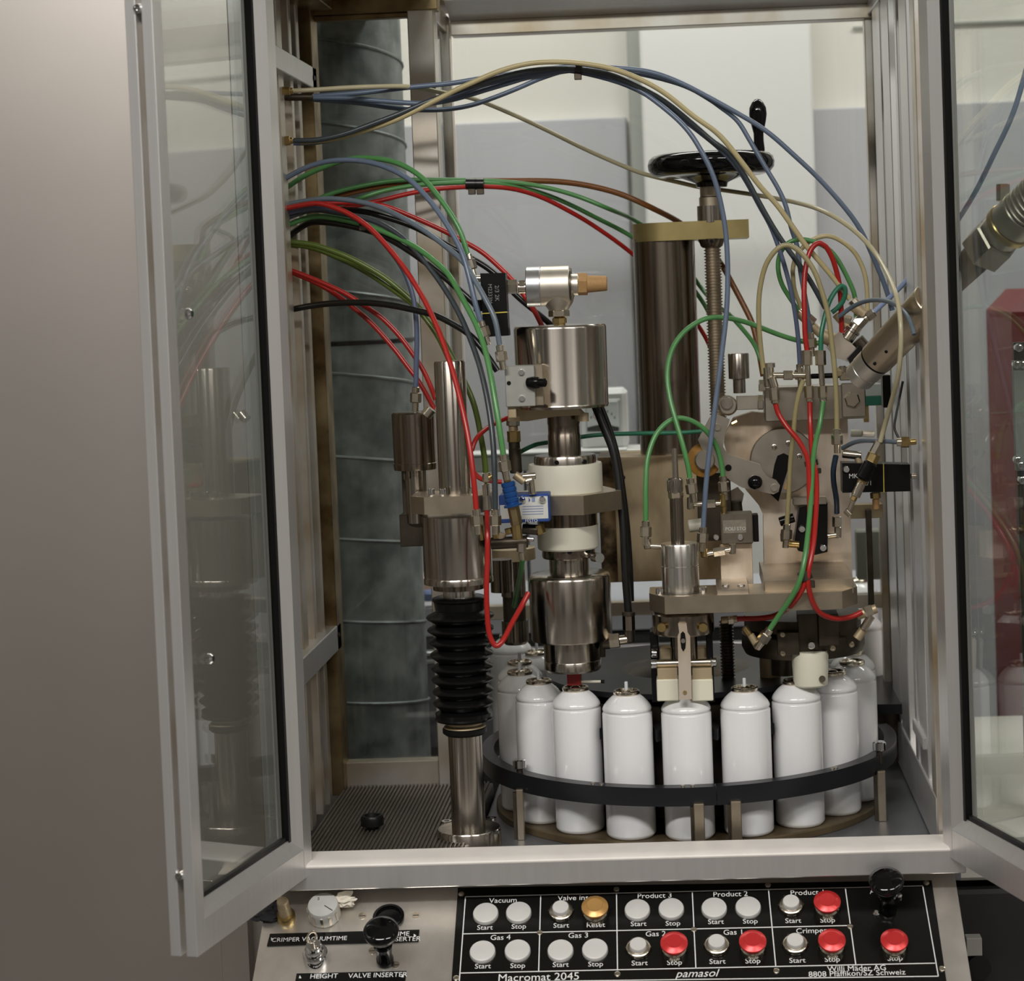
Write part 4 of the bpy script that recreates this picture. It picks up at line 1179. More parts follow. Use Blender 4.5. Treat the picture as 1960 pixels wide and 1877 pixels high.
# ================================================================ hoses
HA, HB, HC_, HD = 'hoses of the high arch', 'hoses of the back arch', 'hoses from the side wall to the columns', 'hoses around the cam plate and lever head'
wf = thing('wall_fitting', at(556, 178, 2.25), 'dark brass wall fitting where the cream hose starts', 'fitting')
pc(wf, 'fitting_body', (540, 174), (556, 174), 8, 2.26, brass, 6)
pc(wf, 'fitting_body', (545, 186), (600, 186), 7, 2.30, steel_dark)
pc(wf, 'fitting_sleeve', (554, 174), (562, 174), 6, 2.26, brass)
wf2 = thing('wall_fitting', at(556, 268, 2.25), 'dark brass wall fitting where the slate hose starts', 'fitting')
pc(wf2, 'fitting_body', (544, 270), (556, 269), 9, 2.26, brass, 6)
pc(wf2, 'fitting_sleeve', (554, 269), (562, 269), 6, 2.26, brass)
hose('long cream hose sagging from the wall fitting past the handwheel neck to the black valve', 'cream',
     [(555, 174), (600, 172), (680, 167), (760, 165), (800, 168), (850, 178), (908, 189), (980, 218), (1049, 250), (1113, 282), (1180, 312), (1233, 333), (1300, 349), (1339, 358, 2.47), (1386, 364, 2.46),
      (1488, 380), (1568, 400), (1632, 438, 2.25), (1673, 481), (1699, 524), (1717, 570), (1724, 620, 2.115), (1724, 670, 2.115), (1719, 720), (1708, 763), (1694, 812), (1685, 845)], 2.26, 2.19, 4.6, grp=HA)
hose('outermost blue grey hose of the high arch, ending behind the slanting lance', 'blue',
     [(590, 185), (686, 178), (740, 172), (793, 166), (860, 160), (926, 149), (1000, 138), (1060, 130), (1110, 126, 2.30), (1193, 131), (1246, 138), (1300, 157), (1353, 184), (1400, 210), (1465, 249), (1520, 297), (1568, 342),
      (1616, 396), (1648, 441), (1675, 501), (1694, 547), (1708, 594)], 2.30, 2.29, 5, grp=HA)
hose('blue hose of the high arch dropping in front of the spindle to the valve box', 'blue',
     [(595, 187), (660, 188), (713, 192), (766, 196), (820, 198), (873, 189), (926, 173), (980, 157), (1007, 149), (1052, 141), (1110, 134, 2.28), (1166, 149), (1220, 170), (1273, 208), (1313, 245), (1340, 285), (1366, 338, 2.25), (1382, 400),
      (1390, 453), (1393, 519), (1392, 570), (1389, 613), (1383, 664), (1372, 752), (1364, 816), (1356, 880), (1350, 944), (1346, 1012)], 2.30, 2.215, 5, f1=True, grp=HA)
hose('blue hose of the high arch sagging lowest near the window, ending behind the red loop', 'blue',
     [(595, 190), (686, 197), (740, 205), (793, 210), (846, 210), (900, 202), (953, 184), (1000, 165), (1040, 148), (1108, 130, 2.315), (1193, 135), (1300, 160), (1353, 187), (1379, 205), (1411, 230), (1433, 265), (1465, 320), (1488, 358), (1504, 393), (1514, 435),
      (1527, 475), (1532, 520), (1547, 601), (1551, 640)], 2.31, 2.285, 4.8, f1=True, grp=HA)
hose('dark slate hose of the high arch passing in front of the handwheel rim', 'dark',
     [(560, 269), (606, 268), (660, 256), (713, 237), (766, 217), (820, 194), (873, 175), (926, 158), (953, 149), (1007, 136), (1060, 131), (1113, 133, 2.27), (1166, 142), (1220, 165), (1273, 194), (1326, 237), (1366, 272), (1392, 290), (1424, 334), (1456, 393),
      (1488, 448), (1527, 503), (1552, 539), (1580, 590)], 2.26, 2.27, 5.2, grp=HA)
hose('indigo hose hugging the dark slate hose down to the nickel risers', 'indigo',
     [(562, 274), (606, 273), (660, 261), (713, 243), (766, 224), (820, 200), (873, 181), (953, 155), (1060, 137), (1113, 139), (1220, 171), (1326, 243), (1390, 296), (1424, 340), (1454, 395), (1476, 435), (1496, 490), (1512, 547), (1522, 600), (1528, 650), (1531, 700)], 2.28, 2.275, 4.6, f1=True, grp=HA)
hose('beige hose lying on top of the high arch, ending at the fitting cluster', 'beige',
     [(575, 272), (640, 266), (713, 245), (766, 226), (830, 194), (873, 172), (900, 160), (953, 137), (1007, 122), (1060, 118), (1113, 121, 2.255), (1166, 130), (1220, 149), (1273, 178), (1326, 221), (1365, 248), (1392, 275), (1424, 316), (1456, 358), (1488, 393), (1520, 438),
      (1545, 473), (1584, 518), (1627, 573)], 2.27, 2.27, 5.2, grp=HA)
# arches on the wall side
hose('bright green hose arching highest from the wall, ending above the black solenoid valve', 'green',
     [(540, 365), (580, 338), (620, 320), (673, 303), (726, 304), (766, 314), (806, 338), (833, 368), (860, 405), (881, 442), (896, 490)], 2.29, 2.2, 5.2, f1=True, grp=HC_)
hose('blue hose arching beside the bright green one, ending over the grey valve block', 'blue',
     [(540, 345), (580, 323), (620, 310), (660, 306), (700, 309), (740, 320), (780, 341), (806, 365), (833, 397), (860, 437), (884, 482), (898, 530), (909, 578), (921, 618)], 2.26, 2.165, 5.2, f1=True, grp=HC_)
hose('grey blue hose crossing the black solenoid valve to the grey valve block', 'slate',
     [(540, 393), (607, 381), (660, 382), (713, 392), (753, 408), (806, 437), (846, 466), (886, 500), (910, 538), (932, 578), (948, 613), (957, 664)], 2.27, 2.15, 5.2, f1=True, grp=HC_)
hose('bright red hose falling across the tall steel tube to a brass nut', 'red',
     [(540, 400), (593, 390), (620, 391), (660, 405), (692, 424), (713, 441), (740, 470), (769, 506), (804, 559), (828, 606), (848, 655), (868, 715), (882, 770), (893, 820), (901, 870), (907, 920), (912, 978)], 2.255, 2.115, 5.2, f1=True, grp=HC_)
hose('red hose running behind the nickel exhaust valve to the back of the crimper', 'red',
     [(600, 390), (660, 388), (713, 391), (740, 395), (793, 416), (846, 440), (886, 461), (924, 483), (956, 511), (980, 535), (1004, 566), (1023, 595), (1040, 630), (1050, 660)], 2.30, 2.27, 5, grp=HC_)
hose('thick black hose passing behind the bright green hose to the black solenoid valve', 'black',
     [(540, 462), (580, 432), (607, 424), (660, 430), (713, 443), (753, 461), (804, 494), (852, 531), (876, 552), (900, 573), (918, 592)], 2.30, 2.20, 6.5, grp=HC_)
hose('dark bronze hose passing behind the black solenoid valve to the crimper', 'black',
     [(600, 400), (686, 403), (740, 416), (793, 434), (846, 463), (900, 493), (932, 512), (960, 535), (990, 567), (1030, 600), (1062, 628)], 2.32, 2.28, 6, grp=HC_)
hose('leaf green hose running down to the blue quick coupling', 'green',
     [(540, 435), (593, 415), (633, 416), (686, 427), (726, 440), (772, 460), (804, 478), (836, 503), (860, 527), (880, 562), (900, 598), (916, 632), (930, 675), (940, 722), (948, 770), (956, 820), (964, 874)], 2.28, 2.115, 5.4, f1=True, grp=HC_)
hose('dark slate hose beside the leaf green one, ending at a nut by the blue valve', 'dark',
     [(540, 420), (593, 402), (633, 405), (686, 415), (713, 422), (740, 434), (768, 453), (800, 485), (830, 522), (856, 560), (878, 598), (900, 648), (918, 700), (931, 755), (940, 810), (945, 864), (947, 920), (948, 978)], 2.27, 2.12, 5.4, f1=True, grp=HC_)
hose('indigo hose beside the bright red one, ending on the small air cylinder', 'indigo',
     [(540, 410), (600, 398), (650, 403), (692, 426), (724, 453), (752, 486), (772, 516), (785, 548), (794, 585), (798, 640), (797, 690), (796, 744)], 2.265, 2.235, 5, f1=nickel, grp=HC_)
hose('olive green hose passing behind the tall steel tube down to the brass elbow', 'olive',
     [(540, 462), (593, 467), (633, 479), (673, 495), (732, 528), (780, 567), (825, 613), (850, 655), (869, 690), (898, 749), (911, 787), (920, 832), (928, 880), (930, 915)], 2.28, 2.235, 5.6, grp=HC_)
hose('second olive hose tucked under the first, ending behind the tall steel tube', 'olive',
     [(540, 466), (593, 473), (640, 490), (700, 520), (764, 563), (800, 592), (836, 640), (860, 690)], 2.31, 2.25, 5, grp=HC_)
hose('upper of the two low red hoses that end behind the tall steel tube', 'red',
     [(540, 512), (575, 524), (610, 538), (660, 561), (700, 587), (732, 609), (764, 642), (788, 674), (809, 706), (824, 738), (834, 765)], 2.28, 2.25, 4.8, grp=HC_)
hose('lower of the two low red hoses that end behind the tall steel tube', 'red',
     [(540, 514), (580, 530), (620, 549), (660, 576), (700, 608), (724, 632), (756, 669), (780, 701), (804, 733), (832, 783)], 2.30, 2.26, 4.8, grp=HC_)
hose('black hose running low and nearly level from the wall to the grey valve block', 'black',
     [(540, 596), (590, 586), (640, 580), (700, 579), (748, 584), (788, 592), (833, 603), (860, 616), (892, 635), (916, 658), (936, 686), (952, 710)], 2.28, 2.18, 6.2, grp=HC_)
# back arch group
hose('upper green hose of the back arch, passing behind the gold clamp plate', 'green',
     [(600, 385), (640, 368), (700, 354), (760, 345), (840, 344), (910, 345), (953, 347), (1007, 352), (1060, 362), (1113, 378), (1166, 400, 2.42), (1220, 424, 2.50), (1290, 480, 2.51), (1340, 548, 2.51), (1372, 585, 2.46), (1393, 599), (1419, 627), (1444, 659), (1456, 690)], 2.36, 2.40, 4.8, grp=HB)
hose('lower green hose of the back arch, passing behind the thick column', 'green',
     [(660, 392), (700, 376), (740, 364), (800, 354), (860, 350), (910, 350), (980, 355), (1033, 368), (1086, 389), (1140, 416), (1209, 452), (1290, 510), (1340, 570), (1362, 610), (1380, 660)], 2.35, 2.52, 4.8, grp=HB)
hose('red hose of the back arch, passing behind the thick column', 'red',
     [(640, 402), (700, 390), (740, 381), (780, 371), (830, 362), (886, 358), (927, 357), (980, 361), (1033, 376), (1086, 402), (1140, 434), (1214, 488), (1290, 560), (1344, 634), (1366, 680)], 2.34, 2.52, 4.8, grp=HB)
hose('thick brown hose of the back arch, passing behind the spindle', 'brown',
     [(640, 376), (700, 362), (760, 352), (840, 347), (910, 346), (967, 346), (1033, 346), (1086, 349), (1140, 358), (1193, 373), (1246, 397, 2.46), (1305, 428, 2.50), (1350, 468, 2.50), (1381, 506, 2.46), (1400, 540), (1427, 591), (1441, 622), (1451, 664), (1461, 720)], 2.37, 2.44, 6.2, grp=HB)
# loops on the cam side
hose('bright red hose loop standing over the nickel risers', 'red',
     [(1545, 672), (1541, 640), (1540, 600), (1539, 560), (1541, 520), (1549, 484), (1563, 466), (1578, 469), (1590, 487), (1599, 511), (1607, 547), (1610, 592), (1611, 637)], 2.245, 2.275, 5.2, grp=HD)
hose('large green hose loop behind the red loop', 'green',
     [(1529, 596), (1512, 570), (1496, 543), (1489, 511), (1494, 483), (1510, 464), (1531, 458), (1558, 462), (1585, 476), (1603, 496), (1621, 529), (1636, 565), (1639, 610)], 2.29, 2.285, 4.8, grp=HD)
hose('tall beige hose loop in front, ending on the cam plate nut', 'khaki',
     [(1462, 715), (1455, 655), (1452, 601), (1454, 556), (1464, 511), (1480, 484), (1498, 470), (1518, 472), (1540, 491), (1560, 521), (1574, 561), (1585, 601), (1592, 655), (1597, 701), (1601, 759), (1602, 824)], 2.25, 2.225, 5, f1=nickel, grp=HD)
hose('inner beige hose loop behind the red loop', 'beige',
     [(1534, 590), (1521, 556), (1518, 529), (1518, 511), (1525, 488), (1540, 470), (1558, 457), (1585, 451), (1612, 462), (1636, 483), (1652, 514), (1659, 547), (1661, 600)], 2.295, 2.285, 4.6, grp=HD)
hose('small teal hose loop next to the diamond shaped block', 'teal',
     [(1571, 672), (1572, 640), (1579, 605), (1587, 578), (1598, 558), (1610, 547), (1618, 553), (1615, 573), (1604, 588), (1592, 598)], 2.245, 2.27, 4.8, grp=HD)
hose('grey blue hose bowing over the slanting lance', 'slate',
     [(1606, 606), (1630, 588), (1657, 576), (1685, 574), (1712, 581), (1730, 596), (1742, 614), (1750, 640)], 2.265, 2.105, 4.4, grp=HD)
hose('straight pale blue hose rising through the enclosure side to the door', 'pale',
     [(1672, 598), (1712, 561), (1746, 525), (1800, 468), (1860, 380), (1905, 290), (1940, 215), (1965, 130)], 2.28, 2.08, 4.8, grp=HD)
hose('green hose curving from the lever head over the spindle to the cam plate', 'green',
     [(1321, 918), (1316, 888), (1306, 848), (1292, 800), (1282, 760), (1277, 715), (1284, 675), (1299, 647), (1320, 626), (1347, 611), (1373, 607), (1402, 610), (1436, 619), (1490, 640), (1530, 652), (1570, 657)], 2.2, 2.29, 5, f0=nickel, grp=HD)
hose('green hose arching low between the two lever head fittings', 'green',
     [(1236, 1000), (1236, 960), (1236, 928), (1239, 880), (1252, 838), (1271, 813), (1292, 801), (1311, 801), (1335, 811), (1356, 829), (1372, 856), (1381, 888), (1384, 914)], 2.19, 2.235, 5, f0=nickel, f1=nickel, grp=HD)
eb2 = thing('elbow_fitting', at(1240, 1045, 2.19), 'small nickel elbow on the lever head cylinder under the low green hose', 'fitting')
pc(eb2, 'elbow_body', (1238, 1030), (1240, 1050), 7.5, 2.19, nickel)
pc(eb2, 'elbow_stem', (1240, 1045), (1268, 1046), 5, 2.19, nickel)
hose('thin green hose running level behind the crimper shaft to the column', 'teal',
     [(960, 895), (976, 879), (995, 865), (1024, 851), (1045, 847), (1112, 836), (1158, 831), (1240, 829), (1300, 828), (1345, 825)], 2.27, 2.34, 4.4, grp=HD)
hose('thick black hose hanging from the upper crimper cylinder to its elbow', 'black',
     [(1132, 762), (1141, 782), (1155, 817), (1172, 859), (1181, 903), (1187, 951), (1193, 1009), (1197, 1100), (1203, 1172)], 2.235, 2.21, 7.5, grp=HD)
hose('black hose running close beside the thick hanging one', 'black',
     [(1146, 766), (1160, 800), (1177, 850), (1188, 903), (1196, 960), (1202, 1015), (1207, 1090), (1209, 1150)], 2.26, 2.25, 5, grp=HD)
hose('red hose hanging in a deep U beside the bellows', 'red',
     [(932, 976), (933, 1022, 2.125), (933, 1073), (931, 1125, 2.12), (933, 1184), (938, 1218), (949, 1236, 2.125), (962, 1227), (979, 1194), (996, 1164), (1012, 1134)], 2.145, 2.175, 5)
hose('short green hose below the blue labelled valve', 'green',
     [(1000, 1070), (997, 1095), (991, 1125), (984, 1160)], 2.18, 2.28, 5)
hose('short red hose curving up behind the leaf green hose', 'red',
     [(986, 795), (957, 805), (930, 821), (911, 840), (903, 862)], 2.255, 2.2, 4.6)
hose('short red hose curving low behind the brass elbow', 'red',
     [(908, 905), (917, 914), (930, 919), (960, 922)], 2.19, 2.2, 4.6)
hose('red hose crossing the cam disc and bending under the platform', 'red',
     [(1484, 772), (1491, 794), (1509, 820), (1527, 841), (1540, 863), (1547, 885), (1549, 930), (1550, 1000), (1547, 1060), (1540, 1115, 2.13), (1529, 1139), (1510, 1163), (1483, 1178), (1455, 1183), (1412, 1184)], 2.24, 2.185, 5, grp=HD)
hose('straight red hose from the riser down past the platform edge to its corner fitting', 'red',
     [(1550, 768), (1551, 809), (1553, 854), (1556, 881), (1562, 908), (1563, 954), (1560, 1008), (1557, 1040), (1551, 1075), (1546, 1105, 2.128), (1549, 1130), (1558, 1158), (1574, 1176), (1602, 1184), (1630, 1180), (1650, 1171)], 2.245, 2.17, 5, grp=HD)
hose('green hose crossing over the red ones down to the dosing head', 'green',
     [(1576, 768), (1570, 809), (1561, 845), (1556, 881), (1554, 926), (1551, 972), (1546, 1026), (1540, 1071), (1532, 1108, 2.125), (1514, 1145), (1492, 1176), (1472, 1206)], 2.242, 2.15, 5, f1=nickel, grp=HD)
hose('thin olive beige hose hanging in front of the cam disc to the pilot valve', 'khaki',
     [(1538, 727), (1529, 754), (1522, 791), (1519, 827), (1515, 863), (1512, 899), (1510, 945), (1508, 975), (1506, 1006)], 2.245, 2.255, 4.8, f1=nickel, grp=HD)
hose('short navy hose beside the cam plate edge', 'navy',
     [(1600, 872), (1595, 899), (1596, 926), (1601, 954), (1602, 982)], 2.225, 2.26, 5.4, grp=HD)
hose('short grey hose running level to the brass post fitting', 'slate',
     [(1612, 858), (1639, 845), (1675, 843), (1722, 846)], 2.26, 2.18, 4.4, grp=HD)
hose('thin dark wire hanging from the nickel plug beside the side posts', 'dark',
     [(1728, 730), (1722, 760), (1714, 800), (1712, 820), (1720, 838)], 2.24, 2.2, 2.4, grp=HD)
bf = thing('post_fitting', at(1735, 846, 2.18), 'brass and nickel end fitting in front of the side posts', 'fitting')
pc(bf, 'fitting_sleeve', (1716, 846), (1726, 846), 8, 2.18, nickel)
nut(bf, (1725, 846), (1741, 846), 11, 2.18, brass, 'fitting_nut')
pc(bf, 'fitting_tail', (1741, 846), (1754, 845), 6, 2.18, brass)
# brass elbow groups
# ---------------------------------------------------------------- cable ties
def tie(label, px, py, Y, dx, dy, r, tab=(4, 12)):
    t = thing('cable_tie', at(px, py, Y), label, 'cable tie')
    a, b = at(px - dx, py - dy, Y), at(px + dx, py + dy, Y)
    MB().cyl(a, b, r * S(Y), 20).build('tie_band', HM['black'] if tab[0] < 9 else steel_dark, t)
    MB().pbox(px - 5 + tab[0] - 4, py + r - 3, px + 9 + tab[0] - 4, py + r + tab[1] - 3, Y - .003, .006).build('tie_lock', steel_dark, t)
    return t
tie('dark tie bundling the high hose arch at its top', 1108, 130, 2.272, 6, 1, 13, (0, 12))
tie('dark tie bundling the back arch of green, red and brown hoses', 902, 352, 2.38, 10, 0, 11, (3, 12))
tie('second dark tie touching the back arch bundle', 918, 352, 2.38, 8, 0, 11, (3, 12))
tie('small grey tie joining the bright red and indigo hoses', 694, 426, 2.255, 3, 2, 8, (2, 10))
tie('dark tie joining red and green hoses in front of the cam disc', 1553, 886, 2.24, 1, 5, 13, (14, 10))
tie('dark tie joining red and green hoses at the platform edge', 1541, 1101, 2.132, 3, 8, 13, (14, 14))
# ================================================================ control console
PA = math.radians(34)
PN = Vector((0, -math.sin(PA), math.cos(PA)))
PV = Vector((0, math.cos(PA), math.sin(PA)))
PO = at(1300, 1692, 2.09)
def pan(px, py, h=0.0): return hit(px, py, PO + PN * h, PN)
def slab(pp, h0, h1): return MB().prism([pan(x, y, h0) for x, y in pp], PN * (h1 - h0))
cs_ = thing('control_console', pan(1150, 1800), 'sloping stainless control console with black button plate and joysticks', 'console')
ed = []
for x, y in ((528, 1700), (1832, 1672)): ed.append(pan(x, y))
yb = 2.09 - .30
Lx, Rx = at(512, 1704, 2.09).x, at(1828, 1676, 2.09).x
Lx2, Rx2 = pan(444, 1877).x, pan(1868, 1877).x
def pl_pt(x, s): return Vector((x, 0, 0)) + Vector((0, PO.y, PO.z)) + PV * s
sL = (pan(512, 1704).y - PO.y) / math.cos(PA)
c0 = [pl_pt(Lx, .03), pl_pt(Lx, -.24), pl_pt(Rx, -.24), pl_pt(Rx, .03)]
MB().prism(c0, PN * -.004).build('console_top', console_m, cs_)
# body under the top
bz = c0[1].z
MB().box(((Lx + Rx) / 2, 2.03, .40), (Rx - Lx - .02, .24, .78), None, .002).build('console_body', stainless, cs_)
MB().box(((Lx + Rx) / 2, 2.125, .935), (Rx - Lx, .01, .06), None, .0005).build('painted_shadow_strip', black, cs_)  # black strip put in for the shade below the front rail
# black plate
bp_ = slab(((877, 1701), (1783, 1687), (1812, 1885), (864, 1889)), 0, .0022).build('button_plate', blackpanel, cs_)
def line(a, b, w=2.0, name='grid_line'):
    A, B = pan(a[0], a[1], .0023), pan(b[0], b[1], .0023)
    d = (B - A).normalized(); s = PN.cross(d) * (w * .00026)
    MB().prism([A - s, B - s, B + s, A + s], PN * .0002).build(name, print_w, bp_)
for a, b in (((891, 1716), (879, 1880)), ((1035, 1713), (1031, 1860)), ((1180, 1709), (1182, 1857)), ((1325, 1706), (1332, 1853)), ((1471, 1703), (1485, 1850)), ((1618, 1699), (1638, 1846)), ((1766, 1695), (1796, 1868)),
             ((891, 1716), (1766, 1695)), ((887, 1787), (1628, 1771)), ((880, 1862), (1790, 1843)), ((880, 1880), (1796, 1868))):
    line(a, b)
def ptext(s, px, py, size, par=None, col=None, h=.0024, **k):
    return text(s, pan(px, py, h), X1, PV, size, col or print_w, par or bp_, **k)
for s, x, y in (('Vacuum', 963, 1723), ('Valve insert', 1107, 1718), ('Product 3', 1253, 1714), ('Product 2', 1398, 1711), ('Product 1', 1546, 1708), ('Gas 4', 958, 1794), ('Gas 3', 1107, 1790), ('Gas 2', 1255, 1787), ('Gas 1', 1404, 1784), ('Crimper', 1553, 1781)):
    ptext(s, x, y, .0088)
ptext('A', 1670, 1706, .0088)
for s, x, y in (('Start', 928, 1775), ('Stop', 993, 1773), ('Start', 1074, 1771), ('Reset', 1140, 1770), ('Start', 1222, 1768), ('Stop', 1288, 1767), ('Start', 1370, 1764), ('Stop', 1436, 1763), ('Start', 1518, 1762), ('Stop', 1584, 1761),
                ('Start', 924, 1849), ('Stop', 991, 1848), ('Start', 1073, 1846), ('Stop', 1140, 1845), ('Start', 1224, 1843), ('Stop', 1291, 1842), ('Start', 1373, 1840), ('Stop', 1441, 1839), ('Start', 1526, 1838), ('Stop', 1593, 1836), ('Stop', 1713, 1834)):
    ptext(s, x, y, .0082)
ptext('Macromat 2045', 1031, 1870, .0125)
ptext('pamasol', 1333, 1863, .0125, shear=.35)
ptext('Willi Mäder AG', 1640, 1853, .0088)
ptext('8808 Pfäffikon/SZ Schweiz', 1640, 1862.5, .0088)
for x, y in ((1180, 1702), (1470, 1694), (1033, 1785), (1328, 1779), (1627, 1773), (1182, 1864), (1486, 1858), (883, 1711), (1773, 1690), (873, 1872), (1803, 1854)):
    o = MB().lathe(pan(x, y, .0022), PN, [(0, .0032), (.0008, .003), (.0012, .002)], 14).build('plate_screw', nickel, bp_)
k0 = S(2.05)
def bz_ring(px, py, r=24, h=.006, name='button_bezel'):
    p = pan(px, py, .0022)
    R_ = r * k0
    n = 24
    o = MB().lathe(p, PN, [(0, R_ * .96), (h * .4, R_), (h * .8, R_ * .97), (h, R_ * .85), (h, R_ * .72), (h * .6, R_ * .70)], n).build(name, nickel, cs_)
    for i in range(12):
        a = 2 * math.pi * i / 12
        e = (X1 * math.cos(a) + PV * math.sin(a))
        MB().box(p + PN * h * .45 + e * R_, (.0012, .0022, h * .7), Matrix((e, PN.cross(e), PN)).transposed(), 0).build('bezel_notch', steel_dark, o) if i % 2 == 0 else None
    return o, p
def lab(o, s): o['label'] = s
for i, (x, y) in enumerate(((930, 1751), (993, 1749), (924, 1824), (991, 1822), (1073, 1822), (1139, 1820), (1220, 1744), (1285, 1742), (1367, 1741), (1432, 1739))):
    p = pan(x, y, .0022); r = 25 * k0
    o = MB().lathe(p, PN, [(0, r), (.003, r), (.0042, r * .95), (.0046, r * .85)], 36).build('blanking_button', cap_w, cs_)
    lab(o, 'flat white blanking button cap')
for x, y in ((1074, 1746), (1222, 1817), (1372, 1811), (1514, 1735), (1522, 1809)):
    o, p = bz_ring(x, y, 24, .005)
    r = 16.5 * k0
    lab(MB().lathe(p, PN, [(.003, r), (.0082, r), (.0092, r * .93)], 28).build('start_cap', cap_w, o), 'small white start button cap')
for x, y, m_, l in ((1140, 1752, cap_a, 'amber mushroom reset cap'), (1583, 1742, cap_r, 'red mushroom stop cap'), (1291, 1821, cap_r, 'red mushroom stop cap'), (1441, 1818, cap_r, 'red mushroom stop cap'), (1592, 1816, cap_r, 'red mushroom stop cap'), (1711, 1816, cap_r, 'red mushroom stop cap')):
    o, p = bz_ring(x, y, 24, .007)
    r = 26 * k0
    lab(MB().lathe(p, PN, [(.006, r * .55), (.010, r * .6), (.012, r), (.0142, r), (.0165, r * .68), (.0168, r * .60), (.0172, r * .58), (.0172, r * .1)], 40).build('mushroom_cap', m_, o), l)
# joystick levers
def joy(base, head, lab_):
    b0 = pan(*base, .002)
    d = None
    best = None
    # lever leans out of the plate towards the operator
    for i in range(20, 90):
        q = b0 + PN * (i * .001)
        h_ = proj(q)
        e = abs(h_[1] - head[1])
        if best is None or e < best[0]: best = (e, i * .001)
    L = best[1]
    q = pan(head[0], head[1], L + .002)
    d = (q - b0).normalized(); L = (q - b0).length
    o = MB().lathe(b0, d, [(0, .0085), (.004, .0085), (.006, .0068), (L * .45, .0088), (L * .5, .0092), (L * .52, .0078), (L * .62, .0085), (L * .72, .012), (L * .86, .0165), (L * .96, .0175), (L * 1.0, .0165), (L * 1.04, .012), (L * 1.06, .006)], 36).build('joystick_lever', black_gloss, cs_, 60)
    lab(o, lab_)
joy((737, 1838), (729, 1778), 'glossy black joystick lever over the crimper plate')
joy((1700, 1742), (1696, 1683), 'glossy black joystick lever over the button plate')
for x, y in ((1720, 1716), (1677, 1750)):
    MB().lathe(pan(x, y, .0022), PN, [(0, .0035), (.003, .0035), (.0045, .002)], 14).build('plate_screw', chrome, cs_)
o = MB().lathe(pan(744, 1757), PN, [(0, 31 * k0), (.003, 31 * k0), (.004, 29 * k0), (.004, 25 * k0), (.001, 23 * k0)], 40).build('rubber_cup', black_gloss, cs_)
# engraved strips
s1 = slab(((517, 1788), (803, 1780), (801, 1803), (511, 1811)), 0, .0012).build('label_strip', blackpanel, cs_)
ptext('CRIMPER VACUUMTIME', 592, 1797, .0072, s1, h=.0014)
ptext('TIME', 768, 1787, .0078, s1, h=.0014); ptext('INSERTER', 773, 1797, .0078, s1, h=.0014)
s2 = slab(((568, 1864), (778, 1859), (775, 1890), (563, 1893)), 0, .0012).build('label_strip', blackpanel, cs_)
ptext('HEIGHT', 620, 1868, .0078, s2, h=.0014); ptext('VALVE INSERTER', 723, 1866, .0078, s2, h=.0014)
for P_ in (((519, 1794), (519, 1800), (524, 1797)), ((792, 1787), (792, 1793), (797, 1790)), ((572, 1872), (577, 1872), (574, 1866)), ((768, 1870), (773, 1870), (770, 1864))):
    slab(P_, .0012, .0015).build('arrow_mark', print_w, cs_)
# brass push button, dial, key switch
p = pan(548, 1757)
o = MB().lathe(p, PN, [(0, .0095), (.006, .0095), (.0075, .0085)], 28).build('brass_button', brass, cs_)
MB().lathe(p, PN, [(.006, .0068), (.018, .0064), (.0185, .006), (.026, .0060), (.027, .005)], 24).build('button_stem', rusty, o)
p = pan(622, 1752)
dl = MB().lathe(p, PN, [(0, .0155), (.002, .0165), (.016, .0155), (.0175, .0148)], 40).build('time_dial', mat('pale_dial', (.60, .60, .57), .4, .2, noise=.1, nscale=80), cs_)
e = (X1 * .8 - PV * .6).normalized()
MB().box(p + PN * .0176 + e * .008, (.011, .0009, .0004), Matrix((e, PN.cross(e), PN)).transposed(), 0).build('pointer_line', print_k, dl)
for i in range(12):
    a = 2 * math.pi * i / 12
    e = X1 * math.cos(a) + PV * math.sin(a)
    MB().box(p + PN * .008 + e * .0162, (.0012, .0026, .012), Matrix((e, PN.cross(e), PN)).transposed(), 0).build('grip_rib', nickel, dl)
text('5', p + PN * .0177 - X1 * .005 + PV * .007, X1, PV, .005, print_k, dl)
p = pan(606, 1838)
ks = MB().lathe(p, PN, [(0, .0125), (.011, .0125), (.0125, .0115), (.0125, .0095), (.016, .0093), (.0185, .009), (.02, .0078), (.0235, .0078), (.0245, .0068), (.0245, .004)], 36).build('key_switch', chrome, cs_)
kd = PN
MB().cyl(p + PN * .022, p + PN * .030, .0016, 12).build('key_blade', nickel, ks)
rp_ = [p + PN * (.036 + .007 * math.sin(a)) + (X1 * .25 + PV * .2) * .016 * math.cos(a) for a in [i * 2 * math.pi / 20 for i in range(21)]]
MB().tube(rp_, .0011, 8).build('key_bow', nickel, ks)
for x, y in ((694, 1752), (796, 1751), (757, 1846), (713, 1819)):
    o = MB().lathe(pan(x, y), PN, [(0, .0042), (.0006, .004)], 18).build('console_screw', nickel, cs_)
    MB().box(pan(x, y, .0007), (.006, .0008, .0003), Matrix((X1, PV, PN)).transposed(), 0).build('screw_slot', print_k, o)
